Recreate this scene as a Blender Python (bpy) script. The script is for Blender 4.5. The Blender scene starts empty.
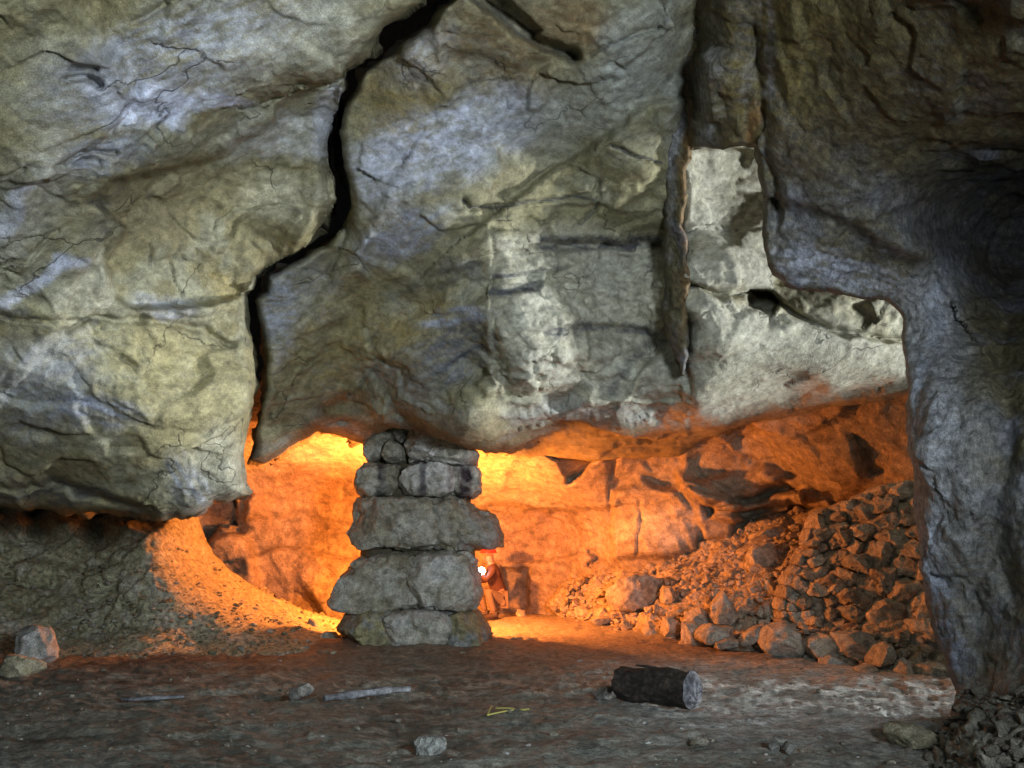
import bpy, math
import numpy as np
from mathutils import Vector, Matrix

# ------------------------------------------------------------------ scene / camera
sc = bpy.context.scene
COL = sc.collection
FPX = 890.0
PITCH = math.radians(10.25)
CAMH = 1.2
SP, CP = math.sin(PITCH), math.cos(PITCH)
rng = np.random.RandomState(7)


def W(px, py, Y):
    """world point seen along a photo direction at distance Y in front of the camera"""
    px = np.asarray(px, float); py = np.asarray(py, float)
    xs = (px - 512) / FPX; ys = (384 - py) / FPX
    dz = SP + ys * CP; dy = CP - ys * SP
    t = Y / dy
    return np.stack([xs * t, Y + 0 * xs, CAMH + dz * t], -1)


def G(px, py, z=0.0):
    """world point on the horizontal plane z"""
    xs = (px - 512) / FPX; ys = (384 - py) / FPX
    dz = SP + ys * CP; dy = CP - ys * SP
    t = (z - CAMH) / dz
    return np.stack([np.asarray(xs * t), np.asarray(dy * t), np.asarray(z + 0 * t)], -1)


# ------------------------------------------------------------------ noise
_perm = np.random.RandomState(11).permutation(256).astype(np.int64)
_perm = np.concatenate([_perm, _perm, _perm])
_g = np.random.RandomState(5).normal(size=(256, 3)); _g /= np.linalg.norm(_g, axis=1)[:, None]
_r4 = np.random.RandomState(9).rand(256, 8)


def _h(i, j, k):
    return _perm[_perm[_perm[i & 255] + (j & 255)] + (k & 255)]


def perlin(p):
    p = np.asarray(p, float)
    i = np.floor(p).astype(np.int64); f = p - i
    u = f * f * f * (f * (f * 6 - 15) + 10)
    out = 0
    for dx in (0, 1):
        wx = u[..., 0] if dx else 1 - u[..., 0]
        for dy in (0, 1):
            wy = u[..., 1] if dy else 1 - u[..., 1]
            for dz in (0, 1):
                wz = u[..., 2] if dz else 1 - u[..., 2]
                g = _g[_h(i[..., 0] + dx, i[..., 1] + dy, i[..., 2] + dz)]
                d = g[..., 0] * (f[..., 0] - dx) + g[..., 1] * (f[..., 1] - dy) + g[..., 2] * (f[..., 2] - dz)
                out = out + wx * wy * wz * d
    return out * 1.5


def fbm(p, s=1.0, o=4, gain=0.5, off=0.0):
    p = np.asarray(p, float) * s + off
    a = 1.0; r = 0; n = 0
    for _ in range(o):
        r = r + a * perlin(p); n += a
        p = p * 2.03 + 17.3; a *= gain
    return r / n * 1.4


def ridged(p, s=1.0, o=4, off=0.0, gain=0.55):
    p = np.asarray(p, float) * s + off
    a = 1.0; r = 0; n = 0
    for _ in range(o):
        r = r + a * (1 - np.abs(perlin(p)) * 2); n += a
        p = p * 2.1 + 9.1; a *= gain
    return r / n


def facets(p, s=1.0, tilt=0.6, off=0.0):
    """broken rock: cells of random small planes, -1..1"""
    p = np.asarray(p, float) * s + off
    i = np.floor(p).astype(np.int64)
    best = np.full(p.shape[:-1], 1e9); sec = best.copy()
    val = np.zeros(p.shape[:-1]); val2 = val.copy()
    for dx in (-1, 0, 1):
        for dy in (-1, 0, 1):
            for dz in (-1, 0, 1):
                h = _h(i[..., 0] + dx, i[..., 1] + dy, i[..., 2] + dz)
                r = _r4[h]
                q0 = p[..., 0] - (i[..., 0] + dx + r[..., 0])
                q1 = p[..., 1] - (i[..., 1] + dy + r[..., 1])
                q2 = p[..., 2] - (i[..., 2] + dz + r[..., 2])
                d = q0 * q0 + q1 * q1 + q2 * q2
                v = (r[..., 3] - .5) + tilt * 2 * (q0 * (r[..., 4] - .5) + q1 * (r[..., 5] - .5) + q2 * (r[..., 6] - .5))
                c1 = d < best
                c2 = (~c1) & (d < sec)
                val2 = np.where(c1, val, np.where(c2, v, val2)); sec = np.where(c1, best, np.where(c2, d, sec))
                val = np.where(c1, v, val); best = np.where(c1, d, best)
    e = np.sqrt(sec) - np.sqrt(best)
    w = np.clip(e / 0.07, 0, 1); w = w * w * (3 - 2 * w)
    return val * (0.5 + 0.5 * w) + val2 * (0.5 - 0.5 * w)


def sstep(a, b, x):
    t = np.clip((x - a) / (b - a), 0, 1)
    return t * t * (3 - 2 * t)


def segdist(px, py, pts, closed=False):
    pts = np.asarray(pts, float)
    n = len(pts); best = np.full(px.shape, 1e18); bx = px.copy(); by = py.copy(); side = np.zeros(px.shape)
    for a in range(n if closed else n - 1):
        x0, y0 = pts[a]; x1, y1 = pts[(a + 1) % n]
        dx, dy = x1 - x0, y1 - y0
        L = dx * dx + dy * dy + 1e-9
        t = np.clip(((px - x0) * dx + (py - y0) * dy) / L, 0, 1)
        cx = x0 + t * dx; cy = y0 + t * dy
        d = (px - cx) ** 2 + (py - cy) ** 2
        m = d < best
        best = np.where(m, d, best); bx = np.where(m, cx, bx); by = np.where(m, cy, by)
        side = np.where(m, np.sign(dx * (py - y0) - dy * (px - x0)), side)
    return np.sqrt(best), bx, by, side


def inpoly(px, py, pts):
    if px.size == 1:
        x = float(px.flat[0]); y = float(py.flat[0]); c = False; n = len(pts); j = n - 1
        for i in range(n):
            xi, yi = pts[i]; xj, yj = pts[j]
            if (yi > y) != (yj > y) and x < (xj - xi) * (y - yi) / (yj - yi) + xi: c = not c
            j = i
        return np.array([c])
    pts = np.asarray(pts, float); n = len(pts); c = np.zeros(px.shape, bool)
    j = n - 1
    for i in range(n):
        xi, yi = pts[i]; xj, yj = pts[j]
        if yi != yj:
            c ^= ((yi > py) != (yj > py)) & (px < (xj - xi) * (py - yi) / (yj - yi) + xi)
        j = i
    return c


def polysd(px, py, pts, near=None):
    if px.size > 4000:
        pts = np.asarray(pts, float)
        lo = pts.min(0) - 45; hi = pts.max(0) + 45
        m = (px > lo[0]) & (px < hi[0]) & (py > lo[1]) & (py < hi[1])
        if near is not None:
            m &= near
        o = np.where(inpoly(px, py, pts), 99., -99.) if near is not None else np.full(px.shape, -99.); bx = px.copy(); by = py.copy()
        if m.any():
            a, b_, c = polysd_(px[m], py[m], pts)
            o[m] = a; bx[m] = b_; by[m] = c
        return o, bx, by
    return polysd_(px, py, pts)


def polysd_(px, py, pts):
    d, bx, by, _ = segdist(px, py, pts, True)
    return np.where(inpoly(px, py, pts), d, -d), bx, by


def densify(pts, step=4.0, jit=1.5, seed=0, closed=True):
    out = []
    pts = np.asarray(pts, float); n = len(pts)
    for a in range(n if closed else n - 1):
        p, q = pts[a], pts[(a + 1) % n]
        L = np.hypot(*(q - p)); m = max(1, int(L / step))
        for k in range(m):
            out.append(p + (q - p) * k / m)
    if not closed:
        out.append(pts[-1])
    out = np.array(out)
    z = np.full(len(out), seed * 3.7)
    q = np.stack([out[:, 0], out[:, 1], z], -1)
    out[:, 0] += jit * 1.6 * fbm(q, 1 / 22., 4, .6); out[:, 1] += jit * 1.6 * fbm(q, 1 / 22., 4, .6, 50.)
    return out


class TPS:
    def __init__(s, ctrl):
        c = np.array(ctrl, float); s.p = c[:, :2] / 100; n = len(c)
        K = s.k(np.linalg.norm(s.p[:, None] - s.p[None], axis=2)) + np.eye(n) * 0.02
        P = np.hstack([np.ones((n, 1)), s.p])
        A = np.zeros((n + 3, n + 3)); A[:n, :n] = K; A[:n, n:] = P; A[n:, :n] = P.T
        s.w = np.linalg.solve(A, np.concatenate([c[:, 2], np.zeros(3)]))

    @staticmethod
    def k(r):
        return np.where(r > 1e-9, r * r * np.log(np.maximum(r, 1e-9)), 0)

    def __call__(s, px, py):
        x = np.asarray(px, float) / 100; y = np.asarray(py, float) / 100
        o = s.w[-3] + s.w[-2] * x + s.w[-1] * y
        for i in range(len(s.p)):
            o = o + s.w[i] * s.k(np.hypot(x - s.p[i, 0], y - s.p[i, 1]))
        return o


def apply_feats(px, py, Y, feats, warp=5.0):
    q = np.stack([px, py, 0 * px], -1)
    wx = px + warp * fbm(q, 1 / 34., 3, .42, 3.); wy = py + warp * fbm(q, 1 / 34., 3, .42, 71.)
    for f in feats:
        if f[0] == 'reg':
            sd, _, _ = polysd(wx, wy, f[1]); Y = Y + f[2] * sstep(-f[3] * .5, f[3] * .5, sd)
        elif f[0] == 'groove':
            pt = np.asarray(f[1], float); lo = pt.min(0) - 4 * f[2]; hi = pt.max(0) + 4 * f[2]
            m = (wx > lo[0]) & (wx < hi[0]) & (wy > lo[1]) & (wy < hi[1])
            if m.any():
                d, _, _, _ = segdist(wx[m], wy[m], f[1]); Y = Y.copy(); Y[m] = Y[m] + f[3] * np.exp(-(d / f[2]) ** 2)
        elif f[0] == 'ell':
            _, cx, cy, rx, ry, ang, amp = f
            c, s_ = math.cos(math.radians(ang)), math.sin(math.radians(ang))
            u = ((wx - cx) * c + (wy - cy) * s_) / rx; v = (-(wx - cx) * s_ + (wy - cy) * c) / ry
            Y = Y + amp * np.exp(-(u * u + v * v))
        elif f[0] == 'fold':   # positive side is to the right of travel (screen)
            d, _, _, sg = segdist(wx, wy, f[1]); Y = Y + f[2] * sstep(-f[3], f[3], d * sg) * np.exp(-d / f[4])
    return Y


# ------------------------------------------------------------------ mesh / object helpers
def props(o, label=None, cat=None, group=None, kind=None):
    if label: o['label'] = label
    if cat: o['category'] = cat
    if group: o['group'] = group
    if kind: o['kind'] = kind
    return o


def link(name, verts, faces, mat, parent=None, loc=None, col=None, smooth=True, sharp=None):
    me = bpy.data.meshes.new(name)
    verts = np.asarray(verts, np.float32)
    if loc is not None:
        verts = verts - np.asarray(loc, np.float32)
    faces = np.asarray(faces) if not isinstance(faces, list) else faces
    if isinstance(faces, np.ndarray) and faces.ndim == 2:
        k = faces.shape[1]
        me.vertices.add(len(verts)); me.vertices.foreach_set('co', verts.ravel())
        me.loops.add(faces.size); me.loops.foreach_set('vertex_index', faces.astype(np.int32).ravel())
        me.polygons.add(len(faces))
        me.polygons.foreach_set('loop_start', np.arange(0, faces.size, k, dtype=np.int32))
        me.polygons.foreach_set('loop_total', np.full(len(faces), k, np.int32))
        me.update(calc_edges=True)
    else:
        me.from_pydata([tuple(map(float, v)) for v in verts], [], [tuple(int(i) for i in f) for f in faces]); me.update()
    me.validate()
    if smooth:
        me.polygons.foreach_set('use_smooth', np.ones(len(me.polygons), bool))
        if sharp:
            me.set_sharp_from_angle(angle=math.radians(sharp))
    if col is not None:
        a = me.color_attributes.new('col', 'FLOAT_COLOR', 'POINT')
        c4 = np.ones((len(verts), 4), np.float32); c4[:, :3] = np.clip(col, 0.004, .95)
        a.data.foreach_set('color', c4.ravel())
    me.materials.append(mat)
    o = bpy.data.objects.new(name, me); COL.objects.link(o)
    if loc is not None: o.location = tuple(map(float, loc))
    if parent is not None:
        o.parent = parent
        o.location = tuple(float(a) - float(b) for a, b in zip(loc if loc is not None else (0, 0, 0), parent.location))
    return o


def empty(name, loc):
    o = bpy.data.objects.new(name, None); COL.objects.link(o); o.location = tuple(map(float, loc)); o.empty_display_size = .1
    return o


# ------------------------------------------------------------------ materials
def rock_mat(name, rough=.85, bump=.5, scale=18., dist=.02, detail=.45, spec=.25, tint=(1, 1, 1), strat=(1, 1, 1), base=None, dip=0., crack=0.):
    m = bpy.data.materials.new(name); m.use_nodes = True
    nt = m.node_tree; N = nt.nodes; L = nt.links; b = N['Principled BSDF']
    tc = N.new('ShaderNodeTexCoord')
    mp = N.new('ShaderNodeMapping'); mp.vector_type = 'TEXTURE'; mp.inputs['Scale'].default_value = [1 / v for v in strat]; mp.inputs['Rotation'].default_value = (0, math.radians(dip), 0)
    g = N.new('ShaderNodeNewGeometry')
    L.new(g.outputs['Position'] if base is None else tc.outputs['Object'], mp.inputs['Vector'])
    n1 = N.new('ShaderNodeTexNoise'); n1.inputs['Scale'].default_value = scale; n1.inputs['Detail'].default_value = 6
    n1.inputs['Roughness'].default_value = .68; L.new(mp.outputs[0], n1.inputs['Vector'])
    n2 = N.new('ShaderNodeTexNoise'); n2.inputs['Scale'].default_value = scale * 5; n2.inputs['Detail'].default_value = 3
    n2.inputs['Roughness'].default_value = .7; L.new(mp.outputs[0], n2.inputs['Vector'])
    mr = N.new('ShaderNodeMapRange'); mr.inputs['From Min'].default_value = .36; mr.inputs['From Max'].default_value = .64
    mr.inputs['To Min'].default_value = 1 - detail; mr.inputs['To Max'].default_value = 1 + detail * .8
    L.new(n1.outputs['Fac'], mr.inputs['Value'])
    mr2 = N.new('ShaderNodeMapRange'); mr2.inputs['From Min'].default_value = .36; mr2.inputs['From Max'].default_value = .64
    mr2.inputs['To Min'].default_value = 1 - detail * .6; mr2.inputs['To Max'].default_value = 1 + detail * .5
    L.new(n2.outputs['Fac'], mr2.inputs['Value'])
    mm = N.new('ShaderNodeMath'); mm.operation = 'MULTIPLY'; L.new(mr.outputs[0], mm.inputs[0]); L.new(mr2.outputs[0], mm.inputs[1])
    vm = N.new('ShaderNodeVectorMath'); vm.operation = 'SCALE'
    if base is None:
        at = N.new('ShaderNodeAttribute'); at.attribute_name = 'col'; src = at.outputs['Color']
    else:
        n3 = N.new('ShaderNodeTexNoise'); n3.inputs['Scale'].default_value = scale * .25; n3.inputs['Detail'].default_value = 4
        L.new(tc.outputs['Object'], n3.inputs['Vector'])
        cr = N.new('ShaderNodeValToRGB'); cr.color_ramp.elements[0].position = .35; cr.color_ramp.elements[1].position = .65
        cr.color_ramp.elements[0].color = (*base[0], 1); cr.color_ramp.elements[1].color = (*base[1], 1)
        L.new(n3.outputs['Fac'], cr.inputs['Fac']); src = cr.outputs['Color']
    gn = N.new('ShaderNodeTexNoise'); gn.inputs['Scale'].default_value = scale * 9; gn.inputs['Detail'].default_value = 1; gn.inputs['Roughness'].default_value = .8
    L.new(mp.outputs[0], gn.inputs['Vector'])
    gr = N.new('ShaderNodeMapRange'); gr.inputs['From Min'].default_value = .42; gr.inputs['From Max'].default_value = .58
    gr.inputs['To Min'].default_value = .80; gr.inputs['To Max'].default_value = 1.18; L.new(gn.outputs['Fac'], gr.inputs['Value'])
    m2 = N.new('ShaderNodeMath'); m2.operation = 'MULTIPLY'; L.new(mm.outputs[0], m2.inputs[0]); L.new(gr.outputs[0], m2.inputs[1]); mm = m2
    ck = None
    if crack:
        dn = N.new('ShaderNodeTexNoise'); dn.inputs['Scale'].default_value = 2.2; dn.inputs['Detail'].default_value = 4; L.new(mp.outputs[0], dn.inputs['Vector'])
        da = N.new('ShaderNodeVectorMath'); da.operation = 'MULTIPLY_ADD'; da.inputs[1].default_value = (.7, .7, .7)
        L.new(dn.outputs['Color'], da.inputs[0]); L.new(mp.outputs[0], da.inputs[2])
        for sc_, wd in ((crack, .011),):
            vo = N.new('ShaderNodeTexVoronoi'); vo.feature = 'DISTANCE_TO_EDGE'; vo.inputs['Scale'].default_value = sc_
            L.new(da.outputs[0], vo.inputs['Vector'])
            e1 = N.new('ShaderNodeMapRange'); e1.inputs['From Max'].default_value = wd; e1.inputs['To Min'].default_value = 1; e1.inputs['To Max'].default_value = 0
            L.new(vo.outputs['Distance'], e1.inputs['Value'])
            mk = N.new('ShaderNodeTexNoise'); mk.inputs['Scale'].default_value = sc_ * 1.3; mk.inputs['Detail'].default_value = 2; L.new(mp.outputs[0], mk.inputs['Vector'])
            e2 = N.new('ShaderNodeMapRange'); e2.inputs['From Min'].default_value = .52; e2.inputs['From Max'].default_value = .60; L.new(mk.outputs['Fac'], e2.inputs['Value'])
            e3 = N.new('ShaderNodeMath'); e3.operation = 'MULTIPLY'; L.new(e1.outputs[0], e3.inputs[0]); L.new(e2.outputs[0], e3.inputs[1])
            if ck is None: ck = e3
            else:
                mx = N.new('ShaderNodeMath'); mx.operation = 'MAXIMUM'; L.new(ck.outputs[0], mx.inputs[0]); L.new(e3.outputs[0], mx.inputs[1]); ck = mx
        c1 = N.new('ShaderNodeMapRange'); c1.inputs['To Min'].default_value = 1; c1.inputs['To Max'].default_value = .35; L.new(ck.outputs[0], c1.inputs['Value'])
        m3 = N.new('ShaderNodeMath'); m3.operation = 'MULTIPLY'; L.new(mm.outputs[0], m3.inputs[0]); L.new(c1.outputs[0], m3.inputs[1]); mm = m3
    L.new(src, vm.inputs[0]); L.new(mm.outputs[0], vm.inputs['Scale'])
    tm = N.new('ShaderNodeVectorMath'); tm.operation = 'MULTIPLY'; tm.inputs[1].default_value = tint
    L.new(vm.outputs[0], tm.inputs[0]); L.new(tm.outputs[0], b.inputs['Base Color'])
    rr = N.new('ShaderNodeMapRange'); rr.inputs['To Min'].default_value = rough - .15; rr.inputs['To Max'].default_value = min(1, rough + .15)
    L.new(n1.outputs['Fac'], rr.inputs['Value']); L.new(rr.outputs[0], b.inputs['Roughness'])
    b.inputs['Specular IOR Level'].default_value = spec
    ad = N.new('ShaderNodeMath'); ad.operation = 'MULTIPLY_ADD'; ad.inputs[1].default_value = .35
    L.new(n2.outputs['Fac'], ad.inputs[0]); L.new(n1.outputs['Fac'], ad.inputs[2])
    bp = N.new('ShaderNodeBump'); bp.inputs['Strength'].default_value = bump; bp.inputs['Distance'].default_value = dist
    if ck is not None:
        sb = N.new('ShaderNodeMath'); sb.operation = 'MULTIPLY_ADD'; sb.inputs[1].default_value = -.5
        L.new(ck.outputs[0], sb.inputs[0]); L.new(ad.outputs[0], sb.inputs[2]); ad = sb
    L.new(ad.outputs[0], bp.inputs['Height']); L.new(bp.outputs[0], b.inputs['Normal'])
    return m


def plain_mat(name, color, rough=.6, emit=None, es=0, spec=.4, metal=0):
    m = bpy.data.materials.new(name); m.use_nodes = True
    N = m.node_tree.nodes; L = m.node_tree.links; b = N['Principled BSDF']
    n = N.new('ShaderNodeTexNoise'); n.inputs['Scale'].default_value = 30; n.inputs['Detail'].default_value = 5
    cr = N.new('ShaderNodeValToRGB')
    cr.color_ramp.elements[0].color = (*[c * .7 for c in color], 1); cr.color_ramp.elements[1].color = (*[min(1, c * 1.25) for c in color], 1)
    L.new(n.outputs['Fac'], cr.inputs['Fac']); L.new(cr.outputs[0], b.inputs['Base Color'])
    b.inputs['Roughness'].default_value = rough; b.inputs['Specular IOR Level'].default_value = spec; b.inputs['Metallic'].default_value = metal
    if emit:
        b.inputs['Emission Color'].default_value = (*emit, 1); b.inputs['Emission Strength'].default_value = es
    return m


M_ROCK = rock_mat('cave_limestone', .8, .6, 19, .03, .26, .3, strat=(.8, 1, 1.25), dip=-33, crack=1.0)
M_DARK = rock_mat('damp_flowstone', .68, .7, 20, .03, .5, .35, strat=(1.2, 1.2, .75))
M_BACK = rock_mat('chamber_limestone', .9, .8, 9, .05, .28, .2)
M_EARTH = rock_mat('cave_earth', .85, .95, 20, .03, .5, .25)
M_FLOOR = rock_mat('trodden_earth', .62, .95, 15, .03, .55, .45, strat=(1, 1.5, 1))
M_STONE = rock_mat('loose_limestone', .85, .95, 14, .04, .4, .25)


# ------------------------------------------------------------------ colour helper
def mixc(c, k, w):
    return c * (1 - w[..., None]) + np.asarray(k) * w[..., None]


def paint(px, py, P, base, patches, nscale=2.2, seed=0, streak=None):
    """mineral colours of a rock face: two base tones, then stains with their own outline"""
    a, b_, c_ = [np.array(x, float) for x in base]
    n = fbm(P, nscale, 5, .6, seed * 7.); n2 = fbm(P, nscale * 3.1, 4, .6, seed * 13. + 40)
    col = a * np.ones(px.shape + (1,))
    col = mixc(col, b_, sstep(-.15, .35, n)); col = mixc(col, c_, sstep(.05, .5, n2) * .8)
    q = np.stack([px, py, 0 * px], -1)
    wx = px + 14 * fbm(q, 1 / 40., 5, .6, 5. + seed); wy = py + 14 * fbm(q, 1 / 40., 5, .6, 61. + seed)
    for p in patches:
        kind, geo, colr, amt, soft = p[:5]
        br = p[5] if len(p) > 5 else .5     # how broken up
        if kind == 'e':
            cx, cy, rx, ry, ang = geo
            cc, ss = math.cos(math.radians(ang)), math.sin(math.radians(ang))
            u = ((wx - cx) * cc + (wy - cy) * ss) / rx; v = (-(wx - cx) * ss + (wy - cy) * cc) / ry
            w = 1 - sstep(1 - soft, 1 + soft, np.sqrt(u * u + v * v))
            along = (cc, ss)
        elif kind == 'p':
            sd, _, _ = polysd(wx, wy, geo); w = sstep(-soft, soft, sd); along = (1, 0)
        else:
            ax = px + (wx - px) * .4; ay = py + (wy - py) * .4; pt = np.asarray(geo, float); lo = pt.min(0) - 20; hi = pt.max(0) + 20
            m = (ax > lo[0]) & (ax < hi[0]) & (ay > lo[1]) & (ay < hi[1]); d = np.full(px.shape, 99.)
            if m.any(): d[m] = segdist(ax[m], ay[m], geo)[0]
            w = 1 - sstep(soft * .5, soft * 1.5, d); along = (1, 0)
        uu = px * along[0] + py * along[1]; vv = -px * along[1] + py * along[0]
        st = fbm(np.stack([uu / 26., vv / 6., 0 * px + seed], -1), 1, 5, .65, 9. + len(patches))
        w = w * (1 - br + br * sstep(-.25, .25, st))
        col = mixc(col, colr, w * amt)
    f1 = fbm(P * np.array([1, 1, 1.6]), nscale * 5, 5, .7, 77. + seed); f2 = ridged(P, nscale * 2.4, 5, 33. + seed, .65)
    col = col * (1 + .55 * f1 + .25 * (f2 - .55))[..., None]
    vein = sstep(.80, .97, ridged(P * np.array([1, 1, 2.2]), nscale * .8, 4, 3. + seed, .5))
    return mixc(col, (.05, .05, .045), vein * .45)


WHITE = (.66, .69, .80); PALE = (.56, .54, .44); CREAM = (.62, .58, .42); OLIVE = (.26, .23, .12); TAN = (.36, .31, .17)
RUST = (.30, .17, .06); SOOT = (.045, .05, .065); GREY = (.34, .35, .37); BLUE = (.42, .47, .62)
OCHRE = (.42, .31, .10)


# ------------------------------------------------------------------ rock sheet builder
def sheet(name, poly, ctrl, feats=(), step=2.0, rim=(16, .5), thick=1.0, jit=2.0, disp=None, color=None, mat=None, seed=0, warp=5., fine=1.0):
    P2 = densify(poly, 5, jit, seed)
    x0, y0 = P2.min(0) - step * 2; x1, y1 = P2.max(0) + step * 2
    gx, gy = np.meshgrid(np.arange(x0, x1, step), np.arange(y0, y1, step))
    sd = np.full(gx.shape, -99.); bx = gx.copy(); by = gy.copy()
    coarse, _, _ = polysd_(gx, gy, poly)
    near = np.abs(coarse) < 48
    sd, bx, by = polysd(gx, gy, P2, near)
    tps = TPS(ctrl)
    Y0 = tps(gx, gy)
    Y = apply_feats(gx, gy, Y0, feats, warp)
    Pw = W(gx, gy, Y)
    Pb = W(gx, gy, Y0)
    du = np.gradient(Pb, axis=1); dv = np.gradient(Pb, axis=0)
    nr = np.cross(dv, du); nr /= np.linalg.norm(nr, axis=-1, keepdims=True) + 1e-12
    view = Pw - np.array([0, 0, CAMH]); view /= np.linalg.norm(view, axis=-1, keepdims=True)
    fl = np.sign((nr * view).sum(-1)); nr *= -fl[..., None]
    nr = .65 * nr - .35 * view; nr /= np.linalg.norm(nr, axis=-1, keepdims=True)
    if disp is not None:
        dd = disp(Pb, gx, gy)
    else:
        dd = 0 * gx
    s = np.clip(sd / rim[0], 0, 1)
    yr = rim[1] * (1 - np.sqrt(np.clip(1 - (1 - s) ** 2, 0, 1)))
    out = sd < 0
    sx = np.where(out, bx, gx); sy = np.where(out, by, gy)
    Pf = W(sx, sy, Y + yr) + nr * (dd * np.clip(.25 + sd / 14., .25, 1))[..., None]
    keep = sd > -step * 1.45
    f_ok = keep[:-1, :-1] & keep[1:, :-1] & keep[:-1, 1:] & keep[1:, 1:]
    ins = sd > 0
    f_ok &= ins[:-1, :-1] | ins[1:, :-1] | ins[:-1, 1:] | ins[1:, 1:]
    H_, W_ = gx.shape
    idx = np.arange(H_ * W_).reshape(H_, W_)
    A = idx[:-1, :-1][f_ok]; B = idx[:-1, 1:][f_ok]; C = idx[1:, 1:][f_ok]; D = idx[1:, :-1][f_ok]
    F = np.stack([A, D, C, B], -1)
    e = np.concatenate([F[:, [0, 1]], F[:, [1, 2]], F[:, [2, 3]], F[:, [3, 0]]])
    key = e.min(1).astype(np.int64) * (H_ * W_) + e.max(1)
    u, inv, cnt = np.unique(key, return_inverse=True, return_counts=True)
    be = e[cnt[inv] == 1]
    used = np.unique(F); remap = -np.ones(H_ * W_, np.int64); remap[used] = np.arange(len(used))
    V = Pf.reshape(-1, 3)[used]; F = remap[F]; be = remap[be]
    colv = color(gx, gy, Pw).reshape(-1, 3)[used] if color else np.full((len(V), 3), .3)
    bv = np.unique(be); r2 = -np.ones(len(V), np.int64)
    n0 = len(V)
    rings = 4
    for k in range(1, rings + 1):
        base = V[bv]
        dirv = base - np.array([0, 0, CAMH]); dirv /= np.linalg.norm(dirv, axis=1, keepdims=True)
        nv = base + dirv * (thick * k / rings) + .03 * k * thick * np.stack([fbm(base, 3, 2, .5, k * 5.), 0 * base[:, 0], fbm(base, 3, 2, .5, k * 9.)], -1)
        V = np.vstack([V, nv]) if k == 1 else np.vstack([V, nv])
        colv = np.vstack([colv, colv[bv]])
    def ring(k, v):
        m = -np.ones(n0, np.int64); m[bv] = np.arange(len(bv)) + n0 + (k - 1) * len(bv)
        return m[v]
    prev = be
    for k in range(1, rings + 1):
        nxt = np.stack([ring(k, be[:, 0]), ring(k, be[:, 1])], -1)
        F = np.vstack([F, np.stack([prev[:, 1], prev[:, 0], nxt[:, 0], nxt[:, 1]], -1)])
        prev = nxt
    o = link(name, V, F, mat, col=colv)
    o['_'] = 0; del o['_']
    def depth(px, py):
        px = np.atleast_1d(np.asarray(px, float)); py = np.atleast_1d(np.asarray(py, float))
        return apply_feats(px, py, tps(px, py), feats, warp)
    return o, depth


def std_disp(a1=.15, a2=.055, a3=.02, a4=.014, sx=(1, 1, 1), s1=.6, s2=2.0, off=0.):
    """large flat fracture planes with crisp edges; roughness comes in patches"""
    def f(P, gx, gy):
        Q = P * np.array(sx)
        Q = Q + .10 * np.stack([fbm(P, 1.3, 4, .6, 1 + off), fbm(P, 1.3, 4, .6, 31 + off), fbm(P, 1.3, 4, .6, 61 + off)], -1)
        rough = .25 + .75 * sstep(-.12, .25, fbm(P, .8, 4, .6, 90. + off))
        d = a1 * facets(Q, s1, 1.0, off) + a2 * facets(Q * np.array([1, 1, 1.6]), s2, 1.1, off + 20) + a3 * fbm(Q, 2.2, 4, .5, off)
        d = d + rough * (a4 * 1.6 * facets(Q * np.array([1, 1, 1.5]), 7.5, 1.0, off + 3) + a4 * ridged(Q, 11, 5, off, .65) + a4 * fbm(Q, 30, 3, .6, off))
        return d
    return f


# ================================================================== MASS A: left overhang
A_CRACK = [(428, -110), (424, -40), (420, 0), (400, 14), (384, 25), (374, 40), (370, 57), (345, 70), (343, 92), (333, 118), (327, 150), (329, 165),
           (334, 184), (336, 200), (322, 225), (300, 250), (264, 268), (255, 275), (254, 288), (243, 292), (244, 318), (252, 348),
           (254, 378), (246, 420), (240, 455), (243, 478), (246, 494)]
A_POLY = A_CRACK + [(232, 497), (214, 501), (198, 512), (165, 517), (120, 512), (60, 510), (0, 505), (-90, 500), (-330, 500), (-330, -110)]
A_CTRL = [(-300, -100, 3.6), (-300, 200, 4.6), (-300, 480, 6.3), (0, -100, 4.0), (0, 0, 4.4), (0, 150, 5.1), (0, 290, 6.0), (0, 400, 6.9), (0, 500, 8.3),
          (120, 0, 4.6), (120, 120, 5.3), (120, 260, 6.4), (120, 400, 7.2), (120, 500, 8.2), (230, 0, 4.9), (240, 100, 5.8), (230, 200, 6.9),
          (230, 300, 7.7), (225, 400, 7.8), (220, 480, 8.2), (300, 0, 5.2), (320, 60, 5.6), (320, 120, 6.7), (300, 220, 7.3), (400, 0, 5.4), (400, -100, 4.8)]
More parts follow.
